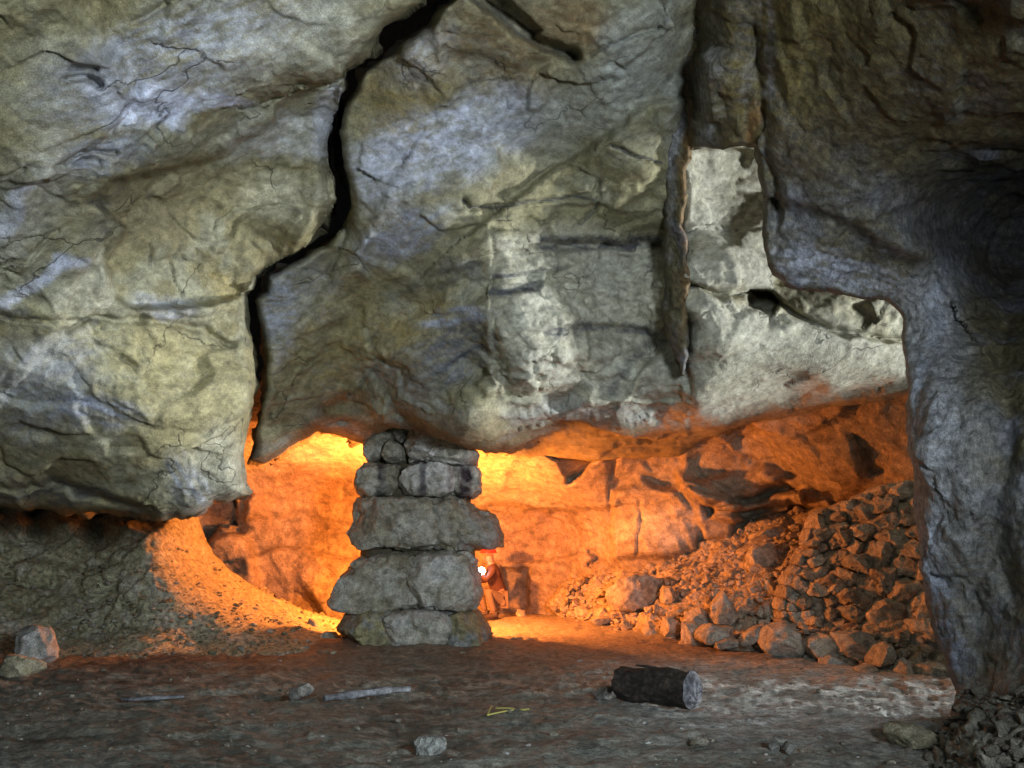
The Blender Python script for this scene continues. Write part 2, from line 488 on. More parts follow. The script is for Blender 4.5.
A_FE = [
    ('reg', [(345, 78), (300, 92), (262, 128), (225, 152), (180, 172), (112, 180), (100, 205), (130, 232), (108, 262), (112, 292), (140, 312), (240, 294), (262, 270), (300, 250), (336, 206), (330, 160), (336, 110)], .32, 9),
    ('reg', [(85, 205), (150, 60), (240, 40), (300, 60), (250, 120), (180, 160)], -.10, 30),
    ('fold', [(20, 384), (60, 332), (75, 300), (106, 246)], .07, 4, 30),
    ('groove', [(230, 345), (200, 330), (140, 322), (95, 322), (70, 335)], 4, .10),
    ('groove', [(64, 74), (84, 70), (96, 78)], 4, .14), ('groove', [(70, 62), (92, 62)], 3, .10),
    ('groove', [(55, 160), (80, 150), (118, 158)], 2.2, .10), ('groove', [(60, 160), (98, 164)], 2, .08),
    ('groove', [(135, 25), (160, 12), (177, 0)], 3, .05),
    ('groove', [(5, 272), (30, 268), (45, 252), (62, 236)], 1.6, .07),
    ('groove', [(213, 234), (235, 218), (262, 215)], 1.4, .06),
    ('groove', [(150, 245), (151, 268)], 1.4, .05), ('groove', [(168, 262), (178, 294)], 1.4, .05),
    ('groove', [(240, 115), (262, 108), (292, 92), (300, 80), (342, 73)], 1.8, .13),
    ('reg', [(300, 82), (345, 72), (345, 88), (318, 92)], .2, 5),
    ('groove', [(170, 216), (192, 238), (232, 235), (262, 212), (330, 206)], 1.8, .06),
    ('ell', 288, 225, 40, 14, -22, -.10),
    ('groove', [(0, 478), (40, 488), (100, 498), (140, 506)], 5, .14),
    ('groove', [(0, 322), (30, 328), (60, 322), (92, 324)], 2.0, .06),
    ('ell', 120, 430, 110, 50, 10, -.22), ('ell', 60, 20, 60, 25, -20, .12), ('ell', 170, 95, 60, 22, -12, .10),
    ('ell', 30, 190, 20, 60, 20, -.12),
]


def A_disp(P, gx, gy):
    d = std_disp(off=2.)(P, gx, gy)
    # bedding that dips towards the crack
    v = (gy * math.cos(.5) + gx * math.sin(.5)) / 13.
    d = d + .012 * fbm(np.stack([(gx * .88 - gy * .48) / 70., v, 0 * gx], -1), 1, 4, .6, 3.)
    return d


A_COL = [
    ('e', (70, 25, 90, 45, 0), OLIVE, .5, .5, .3),
    ('e', (175, 60, 130, 42, -20), WHITE, .55, .5, .8), ('e', (290, 40, 95, 35, -28), PALE, .5, .5, .6),
    ('e', (150, 108, 42, 22, -5), WHITE, 1.0, .35, .4), ('e', (210, 100, 45, 10, 8), WHITE, .95, .4, .5), ('e', (100, 85, 26, 12, 30), WHITE, .5, .5),
    ('e', (28, 195, 32, 75, 20), PALE, .7, .4, .6), ('e', (15, 215, 9, 40, 30), WHITE, .6, .5),
    ('e', (100, 152, 45, 18, -5), BLUE, .5, .5), ('e', (75, 70, 45, 35, 0), GREY, .5, .5),
    ('p', [(120, 178), (250, 150), (262, 128), (340, 80), (345, 60), (300, 95), (230, 130), (190, 160)], OLIVE, .7, 8, .3),
    ('e', (150, 208, 90, 32, -14), (.27, .23, .13), .6, .5, .3), ('e', (240, 190, 60, 28, -12), (.30, .27, .14), .7, .4, .2),
    ('e', (280, 138, 52, 22, -12), (.60, .61, .58), .8, .5, .5), ('e', (330, 120, 14, 38, 10), WHITE, .6, .5), ('e', (290, 200, 45, 22, -10), CREAM, .55, .5, .4),
    ('p', [(60, 300), (104, 252), (108, 238), (112, 300), (80, 350), (30, 385), (14, 384), (55, 330)], CREAM, .8, 4, .3),
    ('l', [(0, 312), (30, 300), (50, 284), (62, 266), (88, 268)], WHITE, .9, 6, .4),
    ('e', (40, 390, 60, 45, -30), BLUE, .35, .5, .6), ('e', (100, 412, 50, 18, 5), BLUE, .6, .4, .7), ('e', (190, 410, 60, 70, 0), (.50, .43, .22), .55, .5, .5),
    ('e', (110, 350, 110, 30, 15), (.46, .40, .19), .5, .5, .7), ('e', (55, 365, 45, 22, -20), GREY, .5, .5, .7),
    ('e', (190, 478, 34, 18, 60), BLUE, .6, .5, .8), ('e', (215, 470, 30, 45, 0), PALE, .5, .5, .5), ('e', (160, 305, 30, 12, 10), BLUE, .5, .5, .6),
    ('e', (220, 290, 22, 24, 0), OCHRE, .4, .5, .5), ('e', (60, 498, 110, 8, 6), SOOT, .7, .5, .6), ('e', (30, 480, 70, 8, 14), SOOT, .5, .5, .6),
    ('e', (102, 207, 8, 7, 0), SOOT, .8, .3, .7), ('e', (105, 230, 9, 14, 0), SOOT, .35, .4, .8), ('e', (155, 204, 7, 5, 0), SOOT, .5, .4, .7),
    ('e', (92, 322, 12, 5, 0), SOOT, .8, .4, .4), ('e', (70, 62, 18, 5, 10), SOOT, .6, .5, .5), ('e', (15, 325, 22, 7, -5), SOOT, .7, .5, .6),
    ('e', (105, 60, 40, 18, 0), GREY, .5, .5, .5),
]
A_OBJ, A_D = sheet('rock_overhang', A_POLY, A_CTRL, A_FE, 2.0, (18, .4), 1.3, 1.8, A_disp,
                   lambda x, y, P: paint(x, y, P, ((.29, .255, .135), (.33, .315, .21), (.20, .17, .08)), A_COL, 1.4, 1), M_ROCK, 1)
props(A_OBJ, kind='structure')

# ================================================================== MASS B: central roof, block faces and its underside
B_CRACK = [(478, -110), (466, -40), (457, 0), (440, 12), (428, 28), (400, 46), (385, 60), (364, 74), (355, 90), (351, 100), (344, 114), (338, 132), (345, 163),
           (349, 188), (353, 206), (345, 225), (325, 245), (300, 260), (268, 276), (266, 290), (257, 299), (262, 328), (267, 358), (266, 385),
           (262, 410), (253, 443), (249, 460)]
B_POLY = B_CRACK + [(262, 464), (285, 452), (302, 440), (317, 431), (345, 438), (366, 443), (376, 434), (396, 428), (414, 429), (440, 438), (468, 449), (484, 451), (510, 455), (548, 458), (600, 461),
                    (640, 457), (680, 458), (702, 441), (732, 428), (780, 419), (840, 409), (905, 399), (1040, 390), (1040, -110)]
B_CTRL = [(470, -80, 5.0), (470, 0, 5.7), (380, 100, 6.9), (360, 200, 7.5), (280, 300, 8.5), (280, 380, 9.1), (262, 455, 10.2), (300, 420, 9.9), (345, 420, 10.6), (345, 437, 11.4),
          (400, 380, 9.2), (400, 300, 8.6), (400, 200, 7.5), (440, 120, 6.9), (470, 300, 8.2), (480, 370, 8.9), (400, 430, 10.4), (450, 445, 10.2), (490, 430, 9.8),
          (560, 0, 5.9), (650, 0, 6.0), (560, 90, 6.8), (650, 90, 6.7), (560, 180, 7.7), (650, 180, 7.5), (500, 240, 7.7), (570, 260, 8.25), (655, 250, 8.8),
          (505, 330, 8.0), (590, 340, 8.6), (655, 340, 9.15), (510, 395, 8.8), (600, 385, 9.1), (600, 410, 9.6), (670, 375, 9.2), (540, 425, 10.1), (620, 425, 10.3), (640, 440, 11.9), (550, 455, 13.0), (640, 455, 13.2),
          (695, 150, 8.1), (695, 285, 8.05), (760, 150, 8.6), (765, 285, 8.6), (700, 300, 8.2), (765, 320, 8.55), (715, 340, 8.4), (710, 380, 8.85), (700, 410, 9.45), (700, 424, 10.6), (700, 440, 12.3),
          (830, 335, 8.75), (830, 370, 9.15), (830, 392, 9.65), (830, 406, 10.7), (900, 330, 9.0), (900, 370, 9.45), (900, 392, 10.0), (1030, 300, 9.6), (960, 250, 9.2), (1030, 390, 10.4), (1030, 0, 8.5), (800, 0, 7.4)]
B_FE = [
    # deep notch and ledges at the head of the crack
    ('groove', [(470, 0), (500, 20), (525, 38), (545, 50), (572, 58)], 5, .35),
    ('reg', [(490, -20), (512, 8), (530, 22), (542, 34), (536, 40), (520, 30), (495, 14), (478, 0)], .3, 5),
    ('reg', [(452, -10), (470, 2), (500, 22), (540, 48), (552, 58), (520, 70), (480, 60), (440, 60), (430, 35)], -.12, 12),
    ('groove', [(652, 25), (640, 30), (620, 40), (600, 50), (588, 58)], 1.6, .08), ('groove', [(660, 5), (652, 25), (668, 30)], 1.6, .08),
    # dipping slab edge from the upper right down to the left
    ('fold', [(700, 92), (668, 96), (640, 108), (610, 135), (560, 165), (500, 210), (470, 235)], .20, 5, 60),
    ('groove', [(612, 145), (630, 155), (648, 160), (664, 162)], 1.6, .12),
    ('groove', [(463, 196), (470, 205), (490, 207), (520, 203), (570, 196), (596, 192), (599, 186)], 2.0, .14),
    ('groove', [(600, 196), (592, 212), (575, 224)], 1.6, .10), ('groove', [(560, 215), (545, 226)], 1.5, .10),
    ('reg', [(494, 232), (540, 232), (543, 262), (538, 270), (494, 276)], -.06, 4),
    ('reg', [(548, 240), (600, 238), (664, 232), (664, 244), (600, 250), (560, 250)], .10, 9),
    ('fold', [(494, 278), (520, 276), (560, 268)], .10, 3, 12), ('reg', [(494, 288), (540, 282), (536, 290), (496, 298)], .10, 8),
    ('reg', [(492, 210), (680, 196), (690, 400), (590, 398), (560, 410), (494, 402)], .10, 4),   # block set back behind the corner at x=493
    ('fold', [(548, 330), (590, 325), (640, 329), (672, 342)], .16, 2.5, 26), ('fold', [(540, 242), (600, 243), (668, 236)], .17, 2.5, 30), ('fold', [(494, 252), (520, 249), (541, 236)], .08, 2, 14),
    ('fold', [(470, 206), (530, 203), (598, 194)], .10, 2.5, 18), ('fold', [(500, 372), (545, 360), (575, 372), (610, 358)], .12, 3, 20),
    ('fold', [(622, 400), (640, 372), (660, 350)], -.14, 3, 22), ('fold', [(545, 300), (560, 322), (558, 352)], .08, 3, 22),

    ('ell', 540, 350, 36, 40, 0, -.16), ('ell', 650, 375, 26, 24, 0, -.18),
    ('reg', [(478, 384), (492, 362), (496, 372), (502, 400), (484, 398)], -.12, 6), ('ell', 480, 400, 30, 22, 30, -.18),
    ('ell', 470, 425, 34, 20, 10, -.55), ('groove', [(400, 412), (430, 436), (450, 446)], 7, .22), ('ell', 372, 412, 18, 10, 0, -.25),
    ('fold', [(262, 464), (300, 440), (326, 410), (345, 395)], .45, 6, 40),
    # joint between pale block and the lower pale bed
    ('groove', [(688, 286), (705, 290), (730, 296), (752, 292), (768, 296), (782, 306), (812, 324), (850, 334), (900, 342), (930, 345)], 3.0, .26),
    ('reg', [(750, 290), (768, 292), (778, 304), (770, 316), (756, 306)], .4, 4),
    ('reg', [(692, 302), (740, 304), (770, 318), (800, 322), (790, 334), (730, 346), (690, 358)], -.07, 14),
    ('reg', [(684, 150), (770, 150), (770, 288), (686, 286)], -.12, 6),
    
    ('ell', 335, 330, 40, 60, 35, .18), ('ell', 420, 350, 50, 40, -20, -.15), ('ell', 400, 90, 26, 50, 20, -.18),
    ('fold', [(380, 330), (430, 290), (500, 240)], .10, 8, 30), ('fold', [(250, 370), (330, 290), (370, 220), (400, 170)], -.14, 8, 40),
    ('groove', [(345, 230), (335, 262), (328, 280)], 2.2, .12), ('ell', 345, 232, 8, 12, 20, .15),
    ('reg', [(536, 78), (552, 66), (556, 88), (540, 112), (530, 112), (530, 90)], -.10, 4),
]


def B_disp(P, gx, gy):
    d = std_disp(.13, .055, .018, .013, off=5.)(P, gx, gy)
    v = (gy * .82 + gx * .57) / 10.
    low = sstep(395, 440, gy)
    d = d + (1 - low) * .011 * fbm(np.stack([(gx * .82 - gy * .57) / 80., v, 0 * gx], -1), 1, 4, .6, 3.)
    rough = sstep(-12, 0, -np.abs(gx - 600) + 108) * sstep(278, 300, gy) * (1 - sstep(396, 410, gy))
    rough = np.maximum(rough, sstep(684, 694, gx) * (1 - sstep(300, 335, gy)))
    d = d * (1 - .6 * sstep(684, 694, gx) * sstep(320, 345, gy))
    blk = sstep(488, 500, gx) * (1 - sstep(672, 686, gx)) * sstep(225, 245, gy) * (1 - sstep(372, 392, gy))
    d = d + blk * (.05 * facets(W(gx, gy, 8.6), 2.6, 1.1, 31.) + .022 * facets(W(gx, gy, 8.6) * np.array([1, 1, 1.8]), 6.5, 1.1, 12.))
    d = d + rough * .014 * ridged(P, 11, 5, 3., .7)
    return d * (1 - .25 * low)


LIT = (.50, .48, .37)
B_COL = [
    ('e', (410, 85, 40, 75, 25), OCHRE, .6, .5, .6), ('e', (450, 140, 90, 34, -18), WHITE, .8, .5, .7), ('e', (420, 60, 40, 26, -40), WHITE, .35, .5),
    ('e', (380, 170, 30, 40, 0), WHITE, .55, .5, .7), ('e', (500, 60, 50, 36, 20), RUST, .4, .6, .6), ('e', (575, 25, 36, 26, 0), RUST, .5, .5, .5),
    ('e', (520, 120, 35, 20, -20), GREY, .5, .5), ('e', (590, 110, 70, 34, -30), (.31, .32, .27), .7, .5, .3), ('e', (640, 50, 40, 45, 0), (.32, .34, .31), .6, .5, .3),
    ('p', [(668, 98), (640, 108), (600, 140), (560, 168), (520, 195), (540, 235), (664, 232)], (.22, .20, .10), .7, 8, .3),
    ('e', (400, 235, 50, 22, -30), BLUE, .55, .5, .7), ('e', (300, 300, 40, 40, -30), GREY, .55, .5, .8), ('e', (280, 320, 14, 50, 0), BLUE, .5, .5, .8),
    ('e', (340, 340, 46, 70, 30), (.28, .23, .09), .7, .5, .4), ('e', (420, 330, 50, 30, -25), OCHRE, .4, .5, .6), ('e', (440, 275, 50, 12, -22), SOOT, .5, .5, .7),
    ('e', (455, 318, 36, 10, -8), BLUE, .7, .5, .8), ('e', (455, 352, 44, 26, -28), (.08, .09, .12), .8, .5, .8), ('e', (420, 370, 50, 24, -30), GREY, .4, .5, .8),
    ('e', (330, 330, 10, 60, 30), SOOT, .35, .5, .7),
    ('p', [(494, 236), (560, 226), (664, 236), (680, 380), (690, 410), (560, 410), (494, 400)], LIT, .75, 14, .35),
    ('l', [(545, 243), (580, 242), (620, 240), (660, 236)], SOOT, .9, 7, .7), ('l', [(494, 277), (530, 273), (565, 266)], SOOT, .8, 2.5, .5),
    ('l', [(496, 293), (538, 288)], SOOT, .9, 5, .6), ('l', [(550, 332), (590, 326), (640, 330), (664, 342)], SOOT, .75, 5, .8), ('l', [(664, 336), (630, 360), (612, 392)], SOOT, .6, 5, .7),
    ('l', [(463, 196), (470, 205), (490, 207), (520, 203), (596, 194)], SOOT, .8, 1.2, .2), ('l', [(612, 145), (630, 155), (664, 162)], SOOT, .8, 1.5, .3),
    ('l', [(599, 196), (590, 212), (575, 224)], SOOT, .8, 1.0, .2), ('l', [(660, 5), (652, 25), (620, 40), (588, 56)], SOOT, .6, 1.0, .2),
    ('p', [(684, 146), (775, 146), (775, 292), (684, 290)], (.40, .38, .29), .9, 5, .3),
    ('p', [(686, 292), (760, 300), (800, 322), (790, 340), (686, 365)], (.41, .39, .30), .9, 5, .3),
    ('p', [(686, 340), (800, 322), (930, 345), (930, 410), (690, 440)], (.40, .385, .29), .9, 10, .2),
    ('p', [(770, 290), (912, 300), (912, 338), (830, 324)], (.42, .40, .28), .7, 6, .2),
    ('e', (600, 415, 110, 10, 0), (.40, .42, .40), .6, .5, .4), ('e', (430, 405, 45, 18, 25), GREY, .5, .5, .8), ('e', (480, 425, 24, 16, 0), (.36, .31, .18), .7, .5, .3),
    ('e', (345, 425, 30, 10, 12), (.48, .46, .38), .8, .5, .3), ('e', (375, 410, 18, 8, 0), CREAM, .6, .5, .4), ('e', (410, 428, 22, 6, 30), SOOT, .6, .5, .6),
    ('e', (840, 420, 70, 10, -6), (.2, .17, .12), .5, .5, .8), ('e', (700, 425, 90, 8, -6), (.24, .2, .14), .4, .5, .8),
]
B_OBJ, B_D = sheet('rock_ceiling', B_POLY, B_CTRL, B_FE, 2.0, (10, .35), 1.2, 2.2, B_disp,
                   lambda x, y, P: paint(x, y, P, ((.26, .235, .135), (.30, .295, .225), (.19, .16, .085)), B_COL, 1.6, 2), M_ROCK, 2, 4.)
props(B_OBJ, kind='structure')

# ================================================================== MASS D/E: dark hanging rib, overhang and buttress on the right
D_POLY = [(664, -110), (665, 0), (668, 60), (667, 120), (664, 200), (664, 280), (666, 335), (674, 356), (684, 378), (688, 352), (690, 315), (689, 270), (685, 215), (686, 180),
          (687, 160), (689, 146), (722, 149), (745, 143), (757, 146), (761, 162), (765, 195), (764, 232), (768, 270), (786, 286), (824, 292), (858, 297), (884, 302), (903, 313), (904, 345), (908, 385),
          (912, 430), (914, 480), (918, 530), (922, 575), (932, 625), (948, 660), (957, 690), (952, 715), (938, 735), (925, 760), (905, 800), (1400, 800), (1400, -110)]
D_CTRL = [(675, -100, 5.6), (675, 0, 6.2), (675, 120, 7.3), (675, 250, 8.1), (680, 360, 8.6), (720, 0, 5.9), (725, 130, 6.7), (765, 200, 6.8), (775, 270, 6.9), (780, 100, 6.1), (850, 0, 5.0), (850, 100, 5.6),
          (850, 200, 6.3), (850, 285, 6.9), (903, 310, 7.0), (950, 0, 4.4), (950, 100, 5.1), (955, 180, 6.3), (970, 260, 7.0), (1020, 240, 7.2), (1024, 0, 4.0), (1024, 120, 5.2), (930, 280, 6.7),
          (930, 400, 6.3), (915, 500, 6.5), (960, 500, 5.9), (1024, 500, 5.6), (1010, 370, 6.1), (940, 630, 6.5), (970, 650, 6.2), (1024, 650, 5.8), (960, 700, 6.3), (1000, 720, 5.7), (950, 740, 6.0),
          (1024, 760, 5.1), (920, 790, 5.3), (1380, 0, 3.5), (1380, 400, 4.5), (1380, 790, 4.0), (1200, 200, 6)]
D_FE = [
    ('fold', [(705, -110), (703, 60), (700, 148)], .14, 8, 40), ('ell', 684, 60, 9, 80, 0, .12),
    ('groove', [(695, -110), (694, 20), (690, 80), (700, 130)], 4, .08), ('ell', 730, 60, 14, 90, 0, -.10), ('ell', 750, 120, 8, 50, 0, .08),
    ('groove', [(755, 30), (768, 120), (776, 200), (776, 250)], 6, .10), ('ell', 790, 60, 12, 80, 0, -.08),
    ('ell', 880, 240, 70, 26, 18, -.14), ('fold', [(780, 200), (830, 215), (880, 245), (925, 262), (950, 300)], .22, 9, 40),
    ('reg', [(925, 200), (965, 170), (1040, 150), (1060, 300), (1010, 330), (975, 300), (945, 270)], .3, 60),
    ('groove', [(1004, 330), (1008, 420), (1000, 520), (1012, 600)], 12, .12), ('ell', 930, 480, 14, 120, 4, -.15), ('ell', 985, 560, 14, 110, 4, .15),
    ('ell', 985, 750, 50, 30, 0, -.3), ('reg', [(960, 700), (1100, 690), (1100, 810), (900, 810), (935, 745)], -.25, 20),
]


def D_disp(P, gx, gy):
    Q = P * np.array([1, 1, .35])
    d = (.004 + .009 * sstep(300, 380, gy)) * facets(P * np.array([1, 1, .55]), 11., 1.1, 19.) + .08 * facets(P, 1.0, 1.0, 9.) + .03 * fbm(Q, 2.6, 4, .55, 4.) + .042 * facets(P, 2.8, 1.1, 3.) + .009 * facets(P, 8., 1., 6.) + .010 * ridged(P, 12, 5, 7., .7)
    clod = sstep(690, 725, gy)
    low = sstep(330, 420, gy) * (1 - clod)
    d = d + low * (.014 * ridged(P * np.array([1, 1, .4]), 6, 4, 12.) - .02 * sstep(.2, .5, fbm(P, 6, 4, .6, 15.)))
    return d * (1 - clod * .5) + clod * (.10 * facets(P, 6.0, .5, 2.) + .05 * facets(P, 14., .6, 5.) + .03 * fbm(P, 12, 4, .6))


DG = (.17, .18, .21)
D_COL = [
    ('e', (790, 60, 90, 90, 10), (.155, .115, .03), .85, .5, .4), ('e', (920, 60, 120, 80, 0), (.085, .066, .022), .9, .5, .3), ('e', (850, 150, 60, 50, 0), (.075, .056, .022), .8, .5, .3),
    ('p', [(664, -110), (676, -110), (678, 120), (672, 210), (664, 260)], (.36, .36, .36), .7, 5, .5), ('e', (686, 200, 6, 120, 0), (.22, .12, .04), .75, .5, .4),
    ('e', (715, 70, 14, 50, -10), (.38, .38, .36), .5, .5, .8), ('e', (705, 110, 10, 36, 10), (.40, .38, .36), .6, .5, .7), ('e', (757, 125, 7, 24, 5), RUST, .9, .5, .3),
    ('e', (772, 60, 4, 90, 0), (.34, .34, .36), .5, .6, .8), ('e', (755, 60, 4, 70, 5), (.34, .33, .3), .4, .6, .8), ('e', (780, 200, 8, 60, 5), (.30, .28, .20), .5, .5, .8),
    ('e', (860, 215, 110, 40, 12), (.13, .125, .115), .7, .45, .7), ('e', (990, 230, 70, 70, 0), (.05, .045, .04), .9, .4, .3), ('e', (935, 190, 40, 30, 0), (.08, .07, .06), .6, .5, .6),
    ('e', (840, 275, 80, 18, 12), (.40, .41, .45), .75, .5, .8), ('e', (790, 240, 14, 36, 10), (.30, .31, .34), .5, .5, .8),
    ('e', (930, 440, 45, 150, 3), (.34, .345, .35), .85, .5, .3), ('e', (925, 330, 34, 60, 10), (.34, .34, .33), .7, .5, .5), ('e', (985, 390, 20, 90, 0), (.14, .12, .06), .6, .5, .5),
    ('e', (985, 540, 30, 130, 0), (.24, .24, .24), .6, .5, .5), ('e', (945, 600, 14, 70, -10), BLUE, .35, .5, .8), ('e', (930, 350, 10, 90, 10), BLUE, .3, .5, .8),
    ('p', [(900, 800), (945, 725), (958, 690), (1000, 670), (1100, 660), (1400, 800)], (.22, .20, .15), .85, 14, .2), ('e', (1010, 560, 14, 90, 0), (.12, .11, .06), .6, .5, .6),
]
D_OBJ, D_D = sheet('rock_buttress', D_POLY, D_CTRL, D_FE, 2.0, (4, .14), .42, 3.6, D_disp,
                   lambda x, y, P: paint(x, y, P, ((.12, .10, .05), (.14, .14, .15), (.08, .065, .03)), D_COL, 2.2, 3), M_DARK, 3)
props(D_OBJ, kind='structure')

# ================================================================== back chamber: low roof, walls
G_POLY = [(-60, 380), (1100, 380), (1100, 680), (-60, 680)]
G_CTRL = [(-50, 400, 15.5), (-50, 620, 16), (100, 450, 15), (100, 620, 16), (250, 430, 12.6), (250, 470, 15.0), (250, 540, 15.4), (250, 610, 15.5), (340, 430, 12.4), (340, 470, 15.0), (340, 540, 15.4), (340, 615, 15.2), (240, 500, 14.6),
          (480, 448, 12.9), (480, 480, 14.3), (480, 508, 15.6), (480, 560, 16.2), (480, 620, 16.1), (560, 455, 13.2), (560, 485, 14.2), (560, 510, 15.4), (560, 600, 16.0), (560, 560, 16.0),
          (640, 460, 13.6), (640, 500, 14.3), (640, 550, 14.4), (640, 600, 14.8), (720, 440, 12.8), (720, 480, 13.4), (760, 420, 11.7), (830, 415, 11.0), (830, 470, 11.6), (900, 400, 10.2), (900, 480, 10.6),
          (740, 510, 13.6), (800, 500, 13.0), (860, 510, 12.2), (960, 460, 10.2), (960, 600, 10.6), (720, 560, 14), (850, 600, 12.5), (1080, 500, 10)]
G_FE = [
    ('reg', [(200, 512), (214, 498), (236, 498), (238, 525), (222, 528), (205, 545), (198, 540)], 1.0, 4),
    ('groove', [(200, 545), (215, 535), (235, 530)], 4, .5), ('fold', [(250, 558), (275, 548), (300, 548), (340, 560), (370, 562)], -.30, 4, 40),
    ('fold', [(240, 525), (252, 560), (262, 600)], -.4, 8, 30), ('groove', [(230, 470), (243, 500), (240, 530)], 6, .5),
    ('fold', [(250, 520), (300, 512), (370, 530)], .2, 6, 25),
    ('fold', [(470, 508), (560, 509), (612, 505)], .35, 3, 20),
    ('groove', [(612, 462), (611, 490), (612, 560)], 1.5, .16), ('groove', [(640, 500), (639, 556)], 1.2, .12),
    ('reg', [(543, 452), (558, 458), (566, 485), (582, 474), (596, 462), (600, 455), (560, 450)], .55, 3),
    ('reg', [(612, 496), (640, 480), (680, 490), (700, 520), (700, 552), (612, 560)], -.28, 10),
    ('reg', [(600, 455), (680, 450), (680, 486), (615, 490)], .15, 8),
    ('reg', [(676, 470), (742, 500), (730, 545), (706, 540), (690, 500)], -.35, 9),
    ('reg', [(702, 505), (760, 492), (780, 480), (800, 488), (770, 510), (735, 520), (708, 516)], .35, 7),
    ('reg', [(735, 516), (790, 500), (830, 515), (850, 520), (835, 532), (790, 530), (760, 535)], .5, 8),
    ('reg', [(848, 500), (880, 510), (885, 520), (850, 516)], .6, 5),
    ('reg', [(690, 486), (745, 505), (735, 516), (705, 506)], -.3, 4),
    ('reg', [(716, 508), (800, 490), (806, 500), (770, 520), (735, 525), (712, 518)], -.45, 5),
    ('reg', [(700, 440), (760, 430), (780, 470), (745, 480), (700, 478), (690, 460)], .22, 16),
    ('fold', [(700, 478), (760, 470), (800, 482), (850, 520), (890, 540)], -.3, 6, 30),
    ('reg', [(780, 440), (850, 440), (868, 480), (840, 500), (800, 480)], -.15, 14),
    ('groove', [(856, 440), (870, 470), (900, 480)], 4, .12), ('ell', 890, 450, 20, 40, 20, .08),
    ('fold', [(480, 566), (540, 562), (575, 556)], -.3, 3, 14), ('groove', [(590, 552), (597, 560), (592, 566)], 2, .25),
    ('reg', [(500, 566), (532, 566), (530, 616), (506, 616)], .35, 6),
]


def G_disp(P, gx, gy):
    d = .13 * facets(P, .75, .8, 3.) + .05 * facets(P, 2.2, .9, 8.) + .09 * fbm(P, 1.1, 5, .55, 2.) + .022 * ridged(P, 5, 4, 1.)
    return d * (1 - .6 * sstep(520, 470, gy) * sstep(640, 560, gx))


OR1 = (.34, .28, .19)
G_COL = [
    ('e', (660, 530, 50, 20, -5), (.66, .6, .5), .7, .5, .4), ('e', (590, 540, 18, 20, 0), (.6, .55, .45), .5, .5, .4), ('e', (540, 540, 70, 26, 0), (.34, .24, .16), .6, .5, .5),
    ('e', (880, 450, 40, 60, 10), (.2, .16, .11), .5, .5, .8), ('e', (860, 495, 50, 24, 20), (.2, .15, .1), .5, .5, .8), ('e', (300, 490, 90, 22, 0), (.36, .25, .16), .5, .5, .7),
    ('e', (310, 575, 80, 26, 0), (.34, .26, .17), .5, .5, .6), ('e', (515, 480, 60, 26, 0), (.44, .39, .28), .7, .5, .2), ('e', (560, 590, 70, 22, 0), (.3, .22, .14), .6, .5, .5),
    ('e', (310, 448, 80, 22, 0), (.74, .70, .56), .95, .5, .1), ('e', (225, 512, 16, 14, 0), (.2, .15, .1), .5, .5, .4),  # near-white patch first: cool light on the roof put into its colour
]
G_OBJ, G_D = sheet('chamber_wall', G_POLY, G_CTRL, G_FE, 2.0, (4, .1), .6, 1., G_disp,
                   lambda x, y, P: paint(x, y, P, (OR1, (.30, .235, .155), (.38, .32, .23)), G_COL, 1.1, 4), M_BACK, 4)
props(G_OBJ, kind='structure')

# ================================================================== left earth bank
J_POLY = [(-330, 474), (-100, 478), (100, 486), (165, 494), (196, 512), (202, 536), (214, 556), (232, 572), (255, 588), (285, 602), (315, 613), (345, 622), (372, 632), (372, 660),
          (300, 656), (200, 662), (100, 672), (0, 685), (-330, 730)]
J_CTRL = [(-320, 480, 11.4), (-320, 700, 7.4), (-320, 600, 9.4), (0, 480, 12.9), (0, 520, 12.2), (0, 580, 11.5), (0, 640, 10.5), (0, 670, 9.6), (0, 600, 11.2), (100, 490, 12.8), (100, 530, 12.1), (100, 570, 11.5), (100, 610, 11.1), (100, 635, 10.9), (100, 655, 10.2), (100, 672, 9.4),
          (150, 505, 12.4), (165, 530, 12.0), (168, 560, 11.6), (185, 590, 11.3), (215, 612, 11.15), (250, 626, 11.1), (300, 636, 11.2), (200, 645, 10.8), (200, 662, 9.9), (250, 645, 10.8),
          (192, 512, 13.2), (203, 540, 13.3), (232, 572, 13.4), (270, 596, 13.4), (320, 616, 13.3), (345, 622, 13.2), (345, 632, 12.3), (366, 634, 12.4), (366, 648, 11.2), (300, 650, 10.6), (230, 590, 12.5), (195, 560, 12.5), (290, 616, 12.3)]
J_FE = [('reg', [(0, 545), (60, 548), (110, 560), (100, 572), (40, 566), (0, 560)], .15, 8), ('ell', 60, 590, 30, 12, 10, .15), ('ell', 65, 522, 16, 14, 0, -.35), ('ell', 120, 520, 18, 10, 0, -.3), ('ell', 20, 528, 14, 12, 0, -.25),
        ('ell', 95, 528, 10, 16, 0, .4), ('ell', 40, 520, 8, 14, 0, .4), ('groove', [(0, 512), (60, 514), (160, 520)], 5, .35)]


def J_disp(P, gx, gy):
    nearc = 1 - sstep(0, 60, np.abs(gx - 200)) * 0
    d = .12 * facets(P, 1.6, .7, 1.) + .075 * facets(P, 4.6, .7, 4.) + .06 * fbm(P, 3, 5, .6, 3.) + .03 * facets(P, 11, .7, 7.)
    return d * (.35 + .65 * (1 - sstep(600, 645, gy))) * (1 - .8 * sstep(130, 185, gx))


